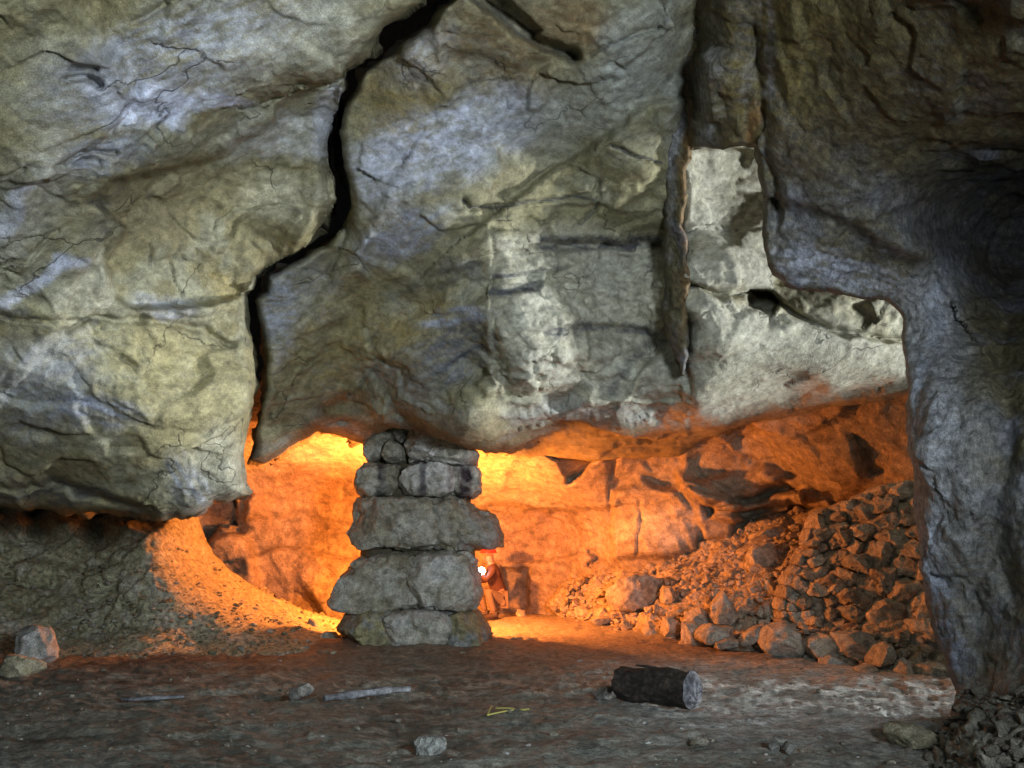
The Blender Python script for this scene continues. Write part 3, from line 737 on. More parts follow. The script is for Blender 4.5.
J_COL = [('e', (90, 530, 120, 20, 0), (.19, .17, .10), .6, .5, .5), ('e', (250, 600, 90, 40, 25), (.36, .31, .19), .7, .5, .3), ('e', (40, 600, 60, 20, 0), (.20, .18, .09), .5, .5, .6)]
J_OBJ, J_D = sheet('earth_bank', J_POLY, J_CTRL, J_FE, 2.0, (7, .35), .8, 1.6, J_disp,
                   lambda x, y, P: paint(x, y, P, ((.42, .40, .25), (.50, .48, .36), (.33, .30, .17)), J_COL, 3., 5), M_EARTH, 5, 3.)
props(J_OBJ, kind='structure')

# ================================================================== right rubble bank (fine scree the rocks lie on)
K_POLY = [(545, 604), (560, 584), (600, 560), (650, 552), (690, 545), (712, 528), (742, 520), (770, 512), (810, 508), (850, 498), (900, 470), (1000, 450), (1000, 700),
          (950, 690), (860, 680), (780, 664), (700, 650), (640, 640), (600, 628), (560, 618)]
K_CTRL = [(545, 604, 15.6), (560, 616, 15.3), (600, 565, 15.4), (600, 622, 14.2), (650, 556, 14.6), (650, 590, 13.9), (650, 635, 12.5), (700, 545, 14.0), (700, 590, 12.9), (700, 645, 11.4), (745, 525, 13.6), (750, 560, 12.6), (750, 600, 11.8), (760, 655, 10.6),
          (800, 515, 12.8), (800, 550, 11.9), (810, 600, 10.9), (810, 664, 9.9), (850, 505, 11.8), (860, 560, 10.6), (870, 675, 9.1), (910, 480, 10.9), (920, 560, 10.0), (940, 685, 8.6), (1000, 460, 10.5), (1000, 690, 8.2)]
K_OBJ, K_D = sheet('rubble_bank', K_POLY, K_CTRL, [('ell', 790, 560, 60, 16, 0, .2)], 2.0, (5, .25), .6, 1.6,
                   lambda P, x, y: .10 * facets(P, 2.6, .7, 1.) + .06 * facets(P, 7, .7, 4.) + .04 * fbm(P, 4, 5, .6, 3.),
                   lambda x, y, P: paint(x, y, P, ((.44, .36, .24), (.52, .43, .30), (.34, .27, .17)), [], 3., 6), M_EARTH, 6, 3.)
props(K_OBJ, kind='structure')

# ================================================================== ground
def ground_z(P):
    x, y = P[..., 0], P[..., 1]
    q = np.stack([x, y, 0 * x], -1)
    z = .05 * fbm(q, .7, 4, .55, 2.) + .04 * fbm(q * np.array([1, 2.2, 1]), 2.4, 4, .55, 9.) + .016 * facets(q * np.array([1, 1.6, 1]), 3.2, .9, 3.) + .008 * facets(q, 9, .9, 5.) + .006 * fbm(q, 14, 4, .6, 3.)
    z = z * sstep(2.0, 4.5, y) + .08 * np.exp(-(((x + 1.15) / 1.25) ** 2 + ((y - 11.2) / 1.0) ** 2) ** 1.5)
    return z


def build_ground():
    pys = np.concatenate([np.arange(596, 620, .7), np.arange(620, 700, 1.2), np.arange(700, 800, 1.8), np.arange(800, 1000, 8), np.arange(1000, 2200, 60)])
    pxs = np.concatenate([np.arange(-900, -100, 14), np.arange(-100, 1124, 2.2), np.arange(1124, 1900, 14)])
    gx, gy = np.meshgrid(pxs, pys)
    P = G(gx, gy, 0 * gx)
    P[..., 2] = ground_z(P)
    x, y = P[..., 0], P[..., 1]
    q = np.stack([x, y, 0 * x], -1)
    n1 = fbm(q * np.array([.8, 1.8, 1]), 1.1, 5, .6, 4.); n2 = fbm(q * np.array([1, 2, 1]), 3.2, 5, .6, 14.); n3 = fbm(q * np.array([1, 2.5, 1]), 9, 4, .6, 24.)
    col = np.array((.16, .155, .12)) * np.ones(x.shape + (1,))
    col = mixc(col, (.065, .058, .04), sstep(.0, .35, n1) * .8)
    col = mixc(col, (.27, .25, .19), sstep(.0, .3, n2) * .7)
    col = mixc(col, (.33, .30, .24), sstep(.18, .5, n3) * .55)
    col = mixc(col, (.50, .48, .42), sstep(.2, 1.6, x) * sstep(5.2, 6.6, y) * (1 - sstep(9.4, 10.4, y)) * (.45 + .55 * sstep(-.3, .3, n2)))  # pool of side daylight painted into the floor as paler earth
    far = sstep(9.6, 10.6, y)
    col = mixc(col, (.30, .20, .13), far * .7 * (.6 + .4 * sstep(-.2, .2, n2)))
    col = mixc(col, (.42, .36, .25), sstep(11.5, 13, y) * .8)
    H_, W_ = gx.shape; idx = np.arange(H_ * W_).reshape(H_, W_)
    F = np.stack([idx[:-1, :-1].ravel(), idx[1:, :-1].ravel(), idx[1:, 1:].ravel(), idx[:-1, 1:].ravel()], -1)
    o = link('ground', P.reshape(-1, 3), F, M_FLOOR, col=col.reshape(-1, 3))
    props(o, kind='structure')


build_ground()
# the ground sheet continued round and behind the viewer, a little lower
gv = [(-40, -30, -.12), (40, -30, -.12), (40, 40, -.12), (-40, 40, -.12)]
props(link('outer_ground', gv, [(0, 1, 2, 3)], M_FLOOR, col=np.full((4, 3), .12)), kind='structure')

# ------------------------------------------------------------------ outer rock shell of the cave (closes it off above, behind and at the sides)
def shell():
    V = []; F = []
    nu, nv = 60, 40
    for i in range(nu + 1):
        a = math.pi * i / nu
        for j in range(nv + 1):
            yy = -3.5 + 24 * j / nv
            V.append((math.cos(a) * 10.5, yy, -0.3 + math.sin(a) ** .7 * 8.2))
    V = np.array(V)
    d = .5 * facets(V, .5, .8) + .3 * fbm(V, .6, 4)
    n = np.stack([-V[:, 0] / 10, 0 * V[:, 0], -V[:, 2] / 8], -1)
    V = V + n * d[:, None]
    hole = []
    for i in range(nu):
        for j in range(nv):
            if i < 12 and 13 < j < 25: continue      # the side gallery opens here
            F.append((i * (nv + 1) + j, (i + 1) * (nv + 1) + j, (i + 1) * (nv + 1) + j + 1, i * (nv + 1) + j + 1))
    n0 = len(V)
    # end wall
    end = [i * (nv + 1) + nv for i in range(nu + 1)]
    c = len(V); V = np.vstack([V, [[0, 20.5, 3]]])
    for a, b_ in zip(end[:-1], end[1:]):
        F.append((a, b_, c))
    F4 = [f if len(f) == 4 else f for f in F]
    o = link('cave_wall', V, F4, M_ROCK, col=np.full((len(V), 3), .2))
    props(o, kind='structure')


shell()

# ================================================================== loose stones
_ICO = {}


def ico(sub):
    if sub not in _ICO:
        import bmesh
        bm = bmesh.new(); bmesh.ops.create_icosphere(bm, subdivisions=sub, radius=1)
        _ICO[sub] = (np.array([v.co[:] for v in bm.verts]), np.array([[v.index for v in f.verts] for f in bm.faces])); bm.free()
    return _ICO[sub]


def outline_rock(name, poly, Y, T, e=.55, mat=None, parent=None, amp=.05, seed=0, nt=56, nph=20, color=None, lift=0., jit=1.0, tilt=0., tx=0., cuts=8, cutr=(.62, .92)):
    """a solid stone whose outline follows the polygon, T metres deep each way"""
    D = densify(poly, 2.5, jit, seed + 11)
    c = D.mean(0)
    Cw = W(c[0], c[1], Y)
    Ow = W(D[:, 0], D[:, 1], Y) - Cw
    ang = np.arctan2(Ow[:, 2], Ow[:, 0]); r = np.hypot(Ow[:, 0], Ow[:, 2])
    o = np.argsort(ang); ang = ang[o]; r = r[o]
    sub = 5 if nt >= 70 else (4 if nt > 30 else 3)
    S_, F = ico(sub)
    rho = np.hypot(S_[:, 0], S_[:, 2]); th = np.arctan2(S_[:, 2], S_[:, 0])
    rr = np.interp(th, np.concatenate([ang - 2 * math.pi, ang, ang + 2 * math.pi]), np.concatenate([r, r, r]))
    nn = 2 / e
    k_ = (rho ** nn + np.abs(S_[:, 1]) ** nn) ** (1 / nn)
    u_ = rho / k_; yv = S_[:, 1] / k_
    V = np.stack([u_ * rr * np.cos(th), T * yv, u_ * rr * np.sin(th)], -1)
    V[:, 1] += tilt * V[:, 2] + tx * V[:, 0]
    rc = np.random.RandomState(int(seed) * 7 + 3)
    for _ in range(cuts):
        n = rc.normal(size=3) * np.array([1, .9, 1]); n[1] = -abs(n[1]); n /= np.linalg.norm(n); h = V @ n; d = h.max() * rc.uniform(*cutr)
        V = V - np.clip(h - d, 0, None)[:, None] * n
    L = np.linalg.norm(V, axis=-1, keepdims=True) + 1e-9
    Q = V + np.array([seed * 3.1, seed * 1.7, 0]); s = 1 / max(.05, float(r.mean()))
    d = amp * float(r.mean()) * (1.6 * facets(Q, 1.6 * s, .8, seed) + .9 * facets(Q, 4. * s, .8, seed + 5) + .9 * fbm(Q, 2.2 * s, 5, .6, seed))
    V = V + V / L * d[..., None]
    Wp = V + Cw
    P = V + seed
    if color is None:
        color = ((.34, .31, .22), (.42, .41, .36), (.25, .23, .17))
    if callable(color):
        col = color(V, Wp)
    else:
        k = [np.array(x, float) for x in color]
        col = k[0] * np.ones((len(V), 1)); col = mixc(col, k[1], sstep(-.2, .3, fbm(P, 2.5, 4, .6))); col = mixc(col, k[2], sstep(.0, .5, fbm(P, 6, 4, .6, 30.)) * .8)
    return link(name, Wp, F, mat or M_STONE, parent, Cw, col, True, 48)


# ---- stacked stone pillar
PY = 11.3
pil = empty('stone_pillar', G(418, 645, 0.))
props(pil, 'thick pillar of huge roughly stacked grey stone blocks propping up the cave roof', 'pillar', None, 'thing')
GA = ((.38, .35, .25), (.48, .46, .38), (.24, .21, .14)); GB = ((.50, .48, .39), (.58, .57, .52), (.34, .31, .22)); GY = ((.28, .25, .14), (.38, .34, .18), (.31, .32, .31))


def colz(tri, stains=(), seed=0):
    """stone colours with dark drip stains at given photo columns"""
    def f(V, Wp):
        k = [np.array(x, float) for x in tri]
        P = V + seed * 1.3
        c = k[0] * np.ones((len(V), 1)); c = mixc(c, k[1], sstep(-.2, .3, fbm(P, 2.2, 5, .6))); c = mixc(c, k[2], sstep(-.05, .4, fbm(P, 4.5, 5, .6, 30.)) * .8)
        t = Wp[:, 1] / CP
        px = 512 + FPX * Wp[:, 0] / Wp[:, 1] * (CP + .12 * SP)
        for (sx, w, kc, am) in stains:
            d = np.abs(px + 3 * fbm(Wp, 3, 4) * 2 - sx)
            c = mixc(c, kc, (1 - sstep(w * .5, w * 1.3, d)) * am * (.6 + .4 * sstep(-.3, .2, fbm(P, 9, 3))))
        return c
    return f


DK = (.035, .03, .045)
stones = [
    # top course
    ([(366, 441), (374, 434), (384, 438), (387, 447), (384, 459), (372, 465), (366, 455)], .42, GA, (), 0),
    ([(379, 434), (386, 428), (396, 431), (396, 441), (388, 446), (380, 442)], .38, GA, (), 1),
    ([(394, 432), (400, 427), (412, 430), (412, 440), (404, 446), (396, 442)], .4, GA, (), 2),
    ([(386, 449), (394, 443), (404, 448), (410, 455), (406, 464), (390, 465), (384, 459)], .46, GA, (), 3),
    ([(404, 436), (412, 430), (430, 432), (450, 440), (470, 448), (477, 454), (476, 463), (470, 467), (440, 464), (412, 464), (405, 452)], .62, GB, ((470, 9, DK, .3),), 4),
    # second course
    ([(362, 472), (370, 466), (390, 466), (402, 468), (404, 482), (396, 496), (376, 499), (362, 496), (359, 484)], .60, GA, ((382, 4.5, DK, .9),), 5),
    ([(398, 484), (408, 473), (420, 467), (440, 466), (456, 468), (460, 482), (458, 494), (440, 498), (404, 497)], .72, GB, ((423, 4, DK, .8), (449, 3, (.16, .09, .09), .6)), 6),
    ([(455, 470), (464, 467), (478, 469), (481, 478), (480, 492), (473, 497), (460, 499), (455, 488)], .60, GB, ((466, 7, (.04, .02, .03), .95),), 7),
    # third course
    ([(352, 512), (360, 500), (378, 497), (402, 500), (440, 500), (448, 520), (440, 549), (400, 553), (372, 552), (357, 545), (351, 528)], .72, GA, (), 8),
    ([(424, 502), (440, 497), (462, 498), (474, 508), (490, 512), (498, 520), (500, 532), (499, 545), (490, 549), (460, 549), (430, 551), (424, 530)], .68, ((.36, .33, .23), (.42, .40, .34), (.29, .24, .14)), (), 9),
    # fourth course
    ([(350, 574), (366, 558), (382, 554), (420, 555), (430, 575), (426, 606), (390, 610), (352, 610), (336, 606), (334, 598), (342, 584)], .82, GA, (), 10),
    ([(408, 560), (422, 553), (444, 551), (466, 552), (474, 560), (480, 575), (482, 592), (476, 604), (460, 608), (412, 606), (408, 585)], .85, GB, (), 11),
    # base course
    ([(352, 612), (376, 607), (408, 608), (412, 630), (408, 645), (370, 645), (348, 642), (340, 630)], .85, GY, (), 12),
    ([(392, 612), (410, 606), (440, 606), (456, 610), (458, 630), (454, 646), (420, 648), (394, 646), (390, 628)], .98, GB, (), 13),
    ([(450, 611), (466, 607), (478, 612), (484, 620), (490, 632), (488, 642), (462, 647), (440, 646), (438, 616)], .88, GY, (), 14),
]
for poly, T, tri, st, sd in stones:
    outline_rock('stone_block', poly, PY + .75 - T * .55, T, .34, M_STONE, pil, .08, sd, 72, 28, colz(tri, st, sd), jit=1.6, cuts=6, cutr=(.8, .96))
# chinking stones wedged between the courses and the packed core behind them
for i, (x, y, rx, ry) in enumerate([(412, 553, 8, 3), (436, 552, 7, 3), (450, 551, 6, 2.4), (396, 553, 6, 3), (372, 557, 8, 3), (470, 551, 6, 2.4), (404, 499, 9, 2.6), (430, 498, 9, 2.2), (376, 499, 7, 2.4), (368, 611, 8, 2.6),
                                    (408, 608, 8, 2.6), (440, 607, 9, 2.4), (420, 466, 10, 2.4), (452, 467, 8, 2.2), (394, 467, 8, 2.4)]):
    t = np.linspace(0, 2 * math.pi, 9)[:-1]
    outline_rock('wedge_stone', [(x + rx * math.cos(a), y + ry * math.sin(a)) for a in t], PY + .28, .25, .6, M_STONE, pil, .06, i + 40, 24, 10,
                 ((.36, .33, .18), (.30, .27, .14), (.2, .18, .12)) if i % 2 else ((.2, .19, .15), (.3, .29, .25), (.16, .14, .1)), jit=.4)
outline_rock('packed_core', [(372, 436), (470, 444), (470, 500), (474, 548), (470, 606), (476, 644), (360, 644), (362, 606), (366, 552), (368, 500)], PY + .55, .5, .4, M_STONE, pil, .03, 60, 60, 24,
             ((.13, .115, .07), (.18, .16, .10), (.09, .08, .05)))


oc = outline_rock('light_block_outcrop', [(958, 560), (985, 535), (1060, 526), (1180, 530), (1240, 600), (1200, 700), (985, 700), (960, 640)], 9.4, 1.0, .5, M_BACK, None, .08, 91, 72, 20, (OR1, (.3, .26, .2), (.2, .17, .12)))  # unseen rock added behind the buttress to keep side light off the wall
props(oc, kind='structure')


# ---- generic broken stones (a few shapes, copied)
def rock_mesh(seed, sub=3, color=((.50, .42, .29), (.58, .50, .38), (.38, .31, .21)), mat=None):
    import bmesh
    r = np.random.RandomState(seed)
    bm = bmesh.new(); bmesh.ops.create_icosphere(bm, subdivisions=sub + 1, radius=1)
    V = np.array([v.co[:] for v in bm.verts])
    for _ in range(10):
        n = r.normal(size=3); n /= np.linalg.norm(n); d = r.uniform(.32, .75)
        k = V @ n - d; V = V - np.clip(k, 0, None)[:, None] * n
    V = V + V * (.035 * fbm(V, 1.6, 4, .55, seed) + .05 * facets(V, 3.0, .8, seed))[:, None]
    F = np.array([[v.index for v in f.verts] for f in bm.faces]); bm.free()
    V = V / np.abs(V).max(0)
    me_o = None
    k = [np.array(x, float) for x in color]
    col = k[0] * np.ones((len(V), 1)); col = mixc(col, k[1], sstep(-.2, .3, fbm(V, .9, 4, .6, seed))); col = mixc(col, k[2], sstep(.0, .5, fbm(V, 2.6, 4, .6, 30. + seed)) * .8)
    me = bpy.data.meshes.new('stone'); me.from_pydata([tuple(map(float, v)) for v in V], [], [tuple(map(int, f)) for f in F]); me.update()
    me.polygons.foreach_set('use_smooth', np.ones(len(F), bool)); me.set_sharp_from_angle(angle=math.radians(38))
    a = me.color_attributes.new('col', 'FLOAT_COLOR', 'POINT'); c4 = np.ones((len(V), 4), np.float32); c4[:, :3] = col; a.data.foreach_set('color', c4.ravel())
    me.materials.append(mat or M_STONE)
    return me


RUB = [rock_mesh(100 + i) for i in range(12)]
GRY = [rock_mesh(200 + i, 3, ((.30, .28, .20), (.38, .36, .29), (.2, .18, .12))) for i in range(8)]


def put(name, me, loc, size, seed, label, cat, group=None, rot=None):
    r = np.random.RandomState(seed)
    o = bpy.data.objects.new(name, me); COL.objects.link(o)
    o.location = tuple(map(float, loc))
    o.rotation_euler = rot if rot else (r.uniform(-.5, .5), r.uniform(-.5, .5), r.uniform(0, 6.28))
    o.scale = size
    return props(o, label, cat, group)


# rubble lying on the right bank: size grows towards the viewer and towards the foot
placed = []
r = np.random.RandomState(3)
bank_in = np.array([(556, 606), (600, 578), (640, 566), (690, 556), (715, 536), (755, 530), (800, 528), (806, 545), (790, 570), (780, 600), (776, 625), (775, 640), (760, 652), (700, 644), (640, 632), (600, 624), (575, 615)])
tries = 0
while len(placed) < 270 and tries < 20000:
    tries += 1
    x = r.uniform(556, 830); y = r.uniform(526, 656)
    if not inpoly(np.array([x]), np.array([y]), bank_in)[0]: continue
    foot = 608 + (x - 556) * .21
    t = np.clip((y - (foot - 60)) / 60, 0, 1)
    s = (2.6 + 4.6 * t ** 1.3) * r.choice([.6, .8, 1.1, 1.6, 2.1], p=[.25, .3, .25, .14, .06]) * (1 + .3 * (x > 640) + .45 * (x > 730))
    if any((x - a) ** 2 + ((y - b_) * 1.3) ** 2 < (.8 * (s + c)) ** 2 for a, b_, c in placed): continue
    placed.append((x, y, s))
for i, (x, y, s) in enumerate(placed):
    Y = float(K_D(x, y)[0]); m = s * Y / FPX
    p = W(x, y, Y)
    big = s > 6.5
    put('rubble_stone', RUB[i % 12], (p[0], p[1] - m * .25, max(p[2] + m * .15, m * .4)), (m * r.uniform(.9, 1.5), m * r.uniform(.8, 1.2), m * r.uniform(.6, .95)), i,
        'angular fallen stone lying loose among the orange lit rubble on the sloping bank', 'stone', 'small rubble stones on the bank')

# named boulders of the bank: outline, depth
bould = [
    ([(608, 590), (620, 578), (646, 572), (660, 580), (664, 592), (655, 602), (632, 610), (606, 612)], 13.6, .35, 'long pale slab-like boulder leaning at the far end of the rubble bank'),
    ([(661, 590), (668, 580), (675, 592), (678, 602), (668, 606), (660, 602)], 13.1, .22, 'upright wedge stone beside the long leaning slab on the rubble bank'),
    ([(712, 604), (724, 590), (731, 598), (738, 612), (736, 624), (722, 626), (711, 622)], 11.4, .28, 'pointed upright boulder in the middle of the rubble slope'),
    ([(685, 612), (698, 607), (712, 612), (714, 622), (700, 626), (684, 624)], 11.7, .25, 'rounded bright boulder left of the pointed upright boulder'),
    ([(696, 628), (706, 622), (722, 626), (736, 628), (738, 640), (722, 644), (704, 645), (696, 640)], 11.0, .28, 'wide block at the foot of the rubble, left of the split grey boulder'),
    ([(738, 640), (745, 634), (756, 626), (765, 624), (762, 634), (750, 646), (740, 648)], 10.6, .18, 'narrow slab leaning against the left side of the split grey boulder'),
    ([(716, 642), (728, 637), (740, 640), (741, 648), (726, 650), (716, 649)], 10.7, .18, 'low flat stone at the floor edge just in front of the wide block'),
    ([(760, 636), (766, 627), (780, 621), (790, 622), (796, 634), (800, 650), (796, 657), (772, 657), (763, 648)], 10.2, .34, 'large split boulder with grey right face at the foot of the rubble'),
    ([(762, 606), (772, 598), (786, 602), (792, 614), (786, 620), (766, 620)], 11.2, .26, 'chunky boulder resting above the split grey boulder'),
    ([(806, 640), (822, 634), (840, 638), (846, 650), (840, 660), (812, 660), (804, 652)], 9.8, .3, 'broad rounded boulder at the wall foot, right of the split grey boulder'),
    ([(836, 634), (856, 630), (874, 636), (876, 652), (862, 662), (840, 660)], 9.5, .3, 'dusky boulder under the middle of the dry stone wall'),
    ([(868, 660), (876, 646), (886, 640), (892, 654), (888, 664), (872, 668)], 9.1, .22, 'triangular stone standing at the foot of the dry stone wall'),
    ([(896, 672), (900, 660), (908, 658), (914, 668), (912, 680), (896, 680)], 8.8, .16, 'small pale pointed stone at the floor edge by the buttress'),
    ([(912, 672), (920, 664), (938, 662), (950, 668), (950, 682), (916, 682)], 8.7, .22, 'pale rounded stone touching the foot of the buttress'),
    ([(902, 636), (916, 622), (932, 630), (940, 648), (924, 660), (906, 656)], 9.3, .3, 'reddish boulder tucked between wall foot and buttress'),
    ([(855, 668), (868, 664), (880, 668), (878, 674), (860, 674)], 9.0, .16, 'flat stone on the floor before the triangular stone'),
    ([(748, 556), (752, 546), (768, 541), (776, 548), (776, 562), (760, 568), (750, 566)], 12.4, .3, 'squarish boulder perched high on the bank under the recess'),
    ([(752, 534), (770, 526), (788, 522), (794, 528), (782, 536), (762, 542), (750, 540)], 12.9, .3, 'flat sloping slab high on the bank below the dark recess'),
    ([(796, 556), (806, 542), (822, 532), (830, 534), (820, 546), (806, 560)], 11.8, .2, 'thin tilted slab leaning above the dry stone wall'),
    ([(588, 620), (596, 616), (608, 617), (610, 623), (596, 626)], 14.0, .2, 'leftmost stone of the rubble, low and brightly lit'),
    ([(556, 622), (566, 618), (566, 618.5), (567, 624), (558, 625)], 14.4, .1, 'small flat stone lying alone left of the rubble tip'),
    ([(820, 660), (830, 656), (842, 660), (840, 667), (822, 668)], 9.5, .16, 'small low stone between the wide boulder and the floor edge'),
    ([(514, 614), (518, 609), (525, 610), (527, 616), (516, 618)], 15.2, .1, 'lone little block on the floor behind the pillar, near the person'),
]
SPLIT = ((.50, .42, .30), (.46, .43, .36), (.30, .25, .18))
for i, (poly, Y, T, lab) in enumerate(bould[:20] + bould[21:]):
    o = outline_rock('boulder', poly, Y, T, .62, M_STONE, None, .07, 70 + i, 48, 20, SPLIT, jit=1.0)
    props(o, lab, 'boulder')


# ---- dry stone wall, built of fitted irregular stones
def voronoi(seeds, box):
    cells = []
    for i, p in enumerate(seeds):
        poly = [np.array(q, float) for q in box]
        for j, q in enumerate(seeds):
            if i == j or np.hypot(*(q - p)) > 120: continue
            m = (p + q) / 2; n = q - p; out = []
            for a in range(len(poly)):
                A_, B_ = poly[a], poly[(a + 1) % len(poly)]
                da, db = (A_ - m) @ n, (B_ - m) @ n
                if da <= 0: out.append(A_)
                if (da < 0 < db) or (db < 0 < da): out.append(A_ + (B_ - A_) * da / (da - db))
            poly = out
            if len(poly) < 3: break
        cells.append(poly)
    return cells


def seeds_in(poly, size, n, seed, squash=1.25):
    r = np.random.RandomState(seed); out = []; t = 0
    P = np.array(poly, float)
    while len(out) < n and t < 60000:
        t += 1
        x = r.uniform(P[:, 0].min(), P[:, 0].max()); y = r.uniform(P[:, 1].min(), P[:, 1].max())
        if not inpoly(np.array([x]), np.array([y]), P)[0]: continue
        s = size(x, y) * r.choice([.6, .8, 1., 1.3, 1.6])
        if all(((x - a) / squash) ** 2 + (y - b_) ** 2 > (.5 * (s + c)) ** 2 for a, b_, c in out):
            out.append((x, y, s))
    return out


def dry_wall(name, label, poly, size, n, seed, Yf, T, tri, nt, nph):
    base = empty(name, G(float(np.mean([p[0] for p in poly])), max(p[1] for p in poly), 0.))
    props(base, label, 'wall', None, 'thing')
    S = seeds_in(poly, size, n, seed)
    pts = [np.array([x, y / 1.0]) for x, y, s in S]
    cells = voronoi(pts, poly)
    r = np.random.RandomState(seed)
    for i, c in enumerate(cells):
        if len(c) < 3: continue
        c = np.array(c); m = c.mean(0)
        if c[:, 0].ptp() < 3 if hasattr(c, 'ptp') else np.ptp(c[:, 0]) < 3: continue
        c = m + (c - m) * r.uniform(.93, 1.02)
        # cut corners so no stone is a sharp polygon
        q = []
        for a in range(len(c)):
            A_, B_ = c[a], c[(a + 1) % len(c)]
            q += [A_ + (B_ - A_) * .12, A_ + (B_ - A_) * .88]
        f = r.uniform(.75, 1.2)
        tt = tuple(tuple(v * f for v in k) for k in tri)
        outline_rock('wall_stone', q, Yf(m[0], m[1]) + r.uniform(-.06, .08), T * r.uniform(.85, 1.05), .33, M_STONE, base, .13, seed + i, nt, nph, tt, jit=.7, tilt=r.uniform(-.05, .38), tx=r.uniform(-.35, .35))


WALLP = [(778, 640), (776, 606), (784, 580), (798, 556), (806, 532), (816, 512), (850, 500), (880, 486), (925, 478), (935, 560), (940, 640), (900, 644), (860, 640), (820, 634), (780, 622)]
dry_wall('drystone_wall', 'dry stone wall of fitted irregular stones between the rubble bank and the buttress', WALLP, lambda x, y: 11.5 + 11.5 * sstep(800, 900, x), 74, 5,
         lambda x, y: 11.1 - (x - 745) * .0105 - (y - 620) * .0025, .24, ((.44, .36, .25), (.52, .45, .34), (.30, .24, .16)), 36, 14)
WALL2 = [(562, 612), (566, 588), (590, 574), (625, 568), (630, 584), (612, 600), (600, 612), (585, 614)]
dry_wall('low_stone_wall', 'low crumbling wall of small flat stones at the far end of the chamber', WALL2, lambda x, y: 5.6, 75, 9,
         lambda x, y: 15.35, .2, ((.38, .31, .21), (.44, .37, .26), (.26, .2, .14)), 20, 8)

# ---- stones on the near floor
def fl(name, poly, T, lab, cat, tri=None, e=.6, seed=0, amp=.07, row=None):
    y = max(p[1] for p in poly) if row is None else row
    x = np.mean([p[0] for p in poly])
    Y = float(G(x, y - 2, 0.)[1])
    o = outline_rock(name, poly, Y + T * .4, T, e, M_STONE, None, amp, seed + 300, 56, 22, tri, jit=.8)
    return props(o, lab, cat)


PG = ((.32, .32, .27), (.40, .40, .37), (.22, .21, .17))
DKS = ((.14, .13, .11), (.19, .18, .15), (.10, .09, .07))
fl('boulder', [(14, 640), (20, 628), (34, 624), (46, 630), (54, 648), (54, 664), (36, 668), (16, 662)], .18, 'pale upright boulder standing on the floor at the foot of the earth bank', 'boulder', PG, seed=1)
fl('stone', [(-6, 664), (8, 654), (26, 658), (42, 662), (44, 674), (20, 678), (-6, 676)], .14, 'low brownish stone lying in front of the pale upright boulder', 'stone', ((.3, .27, .18), (.38, .35, .26), (.2, .18, .1)), seed=2)
fl('stone', [(412, 742), (420, 738), (436, 736), (446, 738), (446, 748), (440, 754), (420, 756), (412, 752)], .09, 'pale blocky stone alone on the dark floor in the middle foreground', 'stone', PG, seed=3)
fl('stone', [(286, 692), (296, 686), (308, 683), (313, 690), (308, 698), (292, 701)], .08, 'dark pointed stone left of the grey stick', 'stone', DKS, seed=4)
fl('stone', [(592, 694), (600, 688), (612, 686), (617, 692), (616, 701), (600, 702)], .09, 'dark stone pressed against the left end of the log', 'stone', DKS, seed=5)
fl('boulder', [(887, 735), (890, 726), (904, 722), (922, 726), (932, 733), (934, 742), (924, 748), (896, 747)], .16, 'brown rounded boulder on the floor at the tip of the earthy clods', 'boulder', ((.26, .23, .14), (.32, .28, .18), (.2, .17, .1)), seed=6)
fl('stone', [(767, 745), (774, 738), (781, 743), (782, 750), (770, 751)], .04, 'left one of two small dark stones close together in the right foreground', 'stone', DKS, seed=7)
fl('stone', [(781, 748), (786, 741), (794, 745), (796, 752), (786, 754)], .04, 'right one of two small dark stones close together in the right foreground', 'stone', DKS, seed=8)
fl('stone', [(690, 741), (698, 737), (708, 739), (709, 745), (698, 748), (690, 746)], .05, 'small brown stone on the floor below the log', 'stone', ((.24, .21, .14), (.3, .27, .2), (.18, .15, .1)), seed=9)
fl('stone', [(306, 626), (310, 618), (316, 621), (320, 632), (316, 638), (307, 636)], .08, 'small upright stone left of the pillar foot', 'stone', PG, seed=10)
fl('stone', [(292, 634), (298, 629), (306, 632), (308, 638), (294, 640)], .08, 'squat stone at the left end of the row beside the pillar', 'stone', GA, seed=11)
fl('stone', [(318, 636), (326, 631), (336, 632), (340, 640), (326, 643), (318, 641)], .1, 'flat stone between the upright stone and the pillar foot', 'stone', GA, seed=12)
fl('stone', [(76, 598), (82, 590), (92, 592), (94, 600), (84, 604)], .08, 'white chip of stone set in the earth bank above the pale boulder', 'stone', (PALE, (.6, .6, .58), GREY), seed=13)

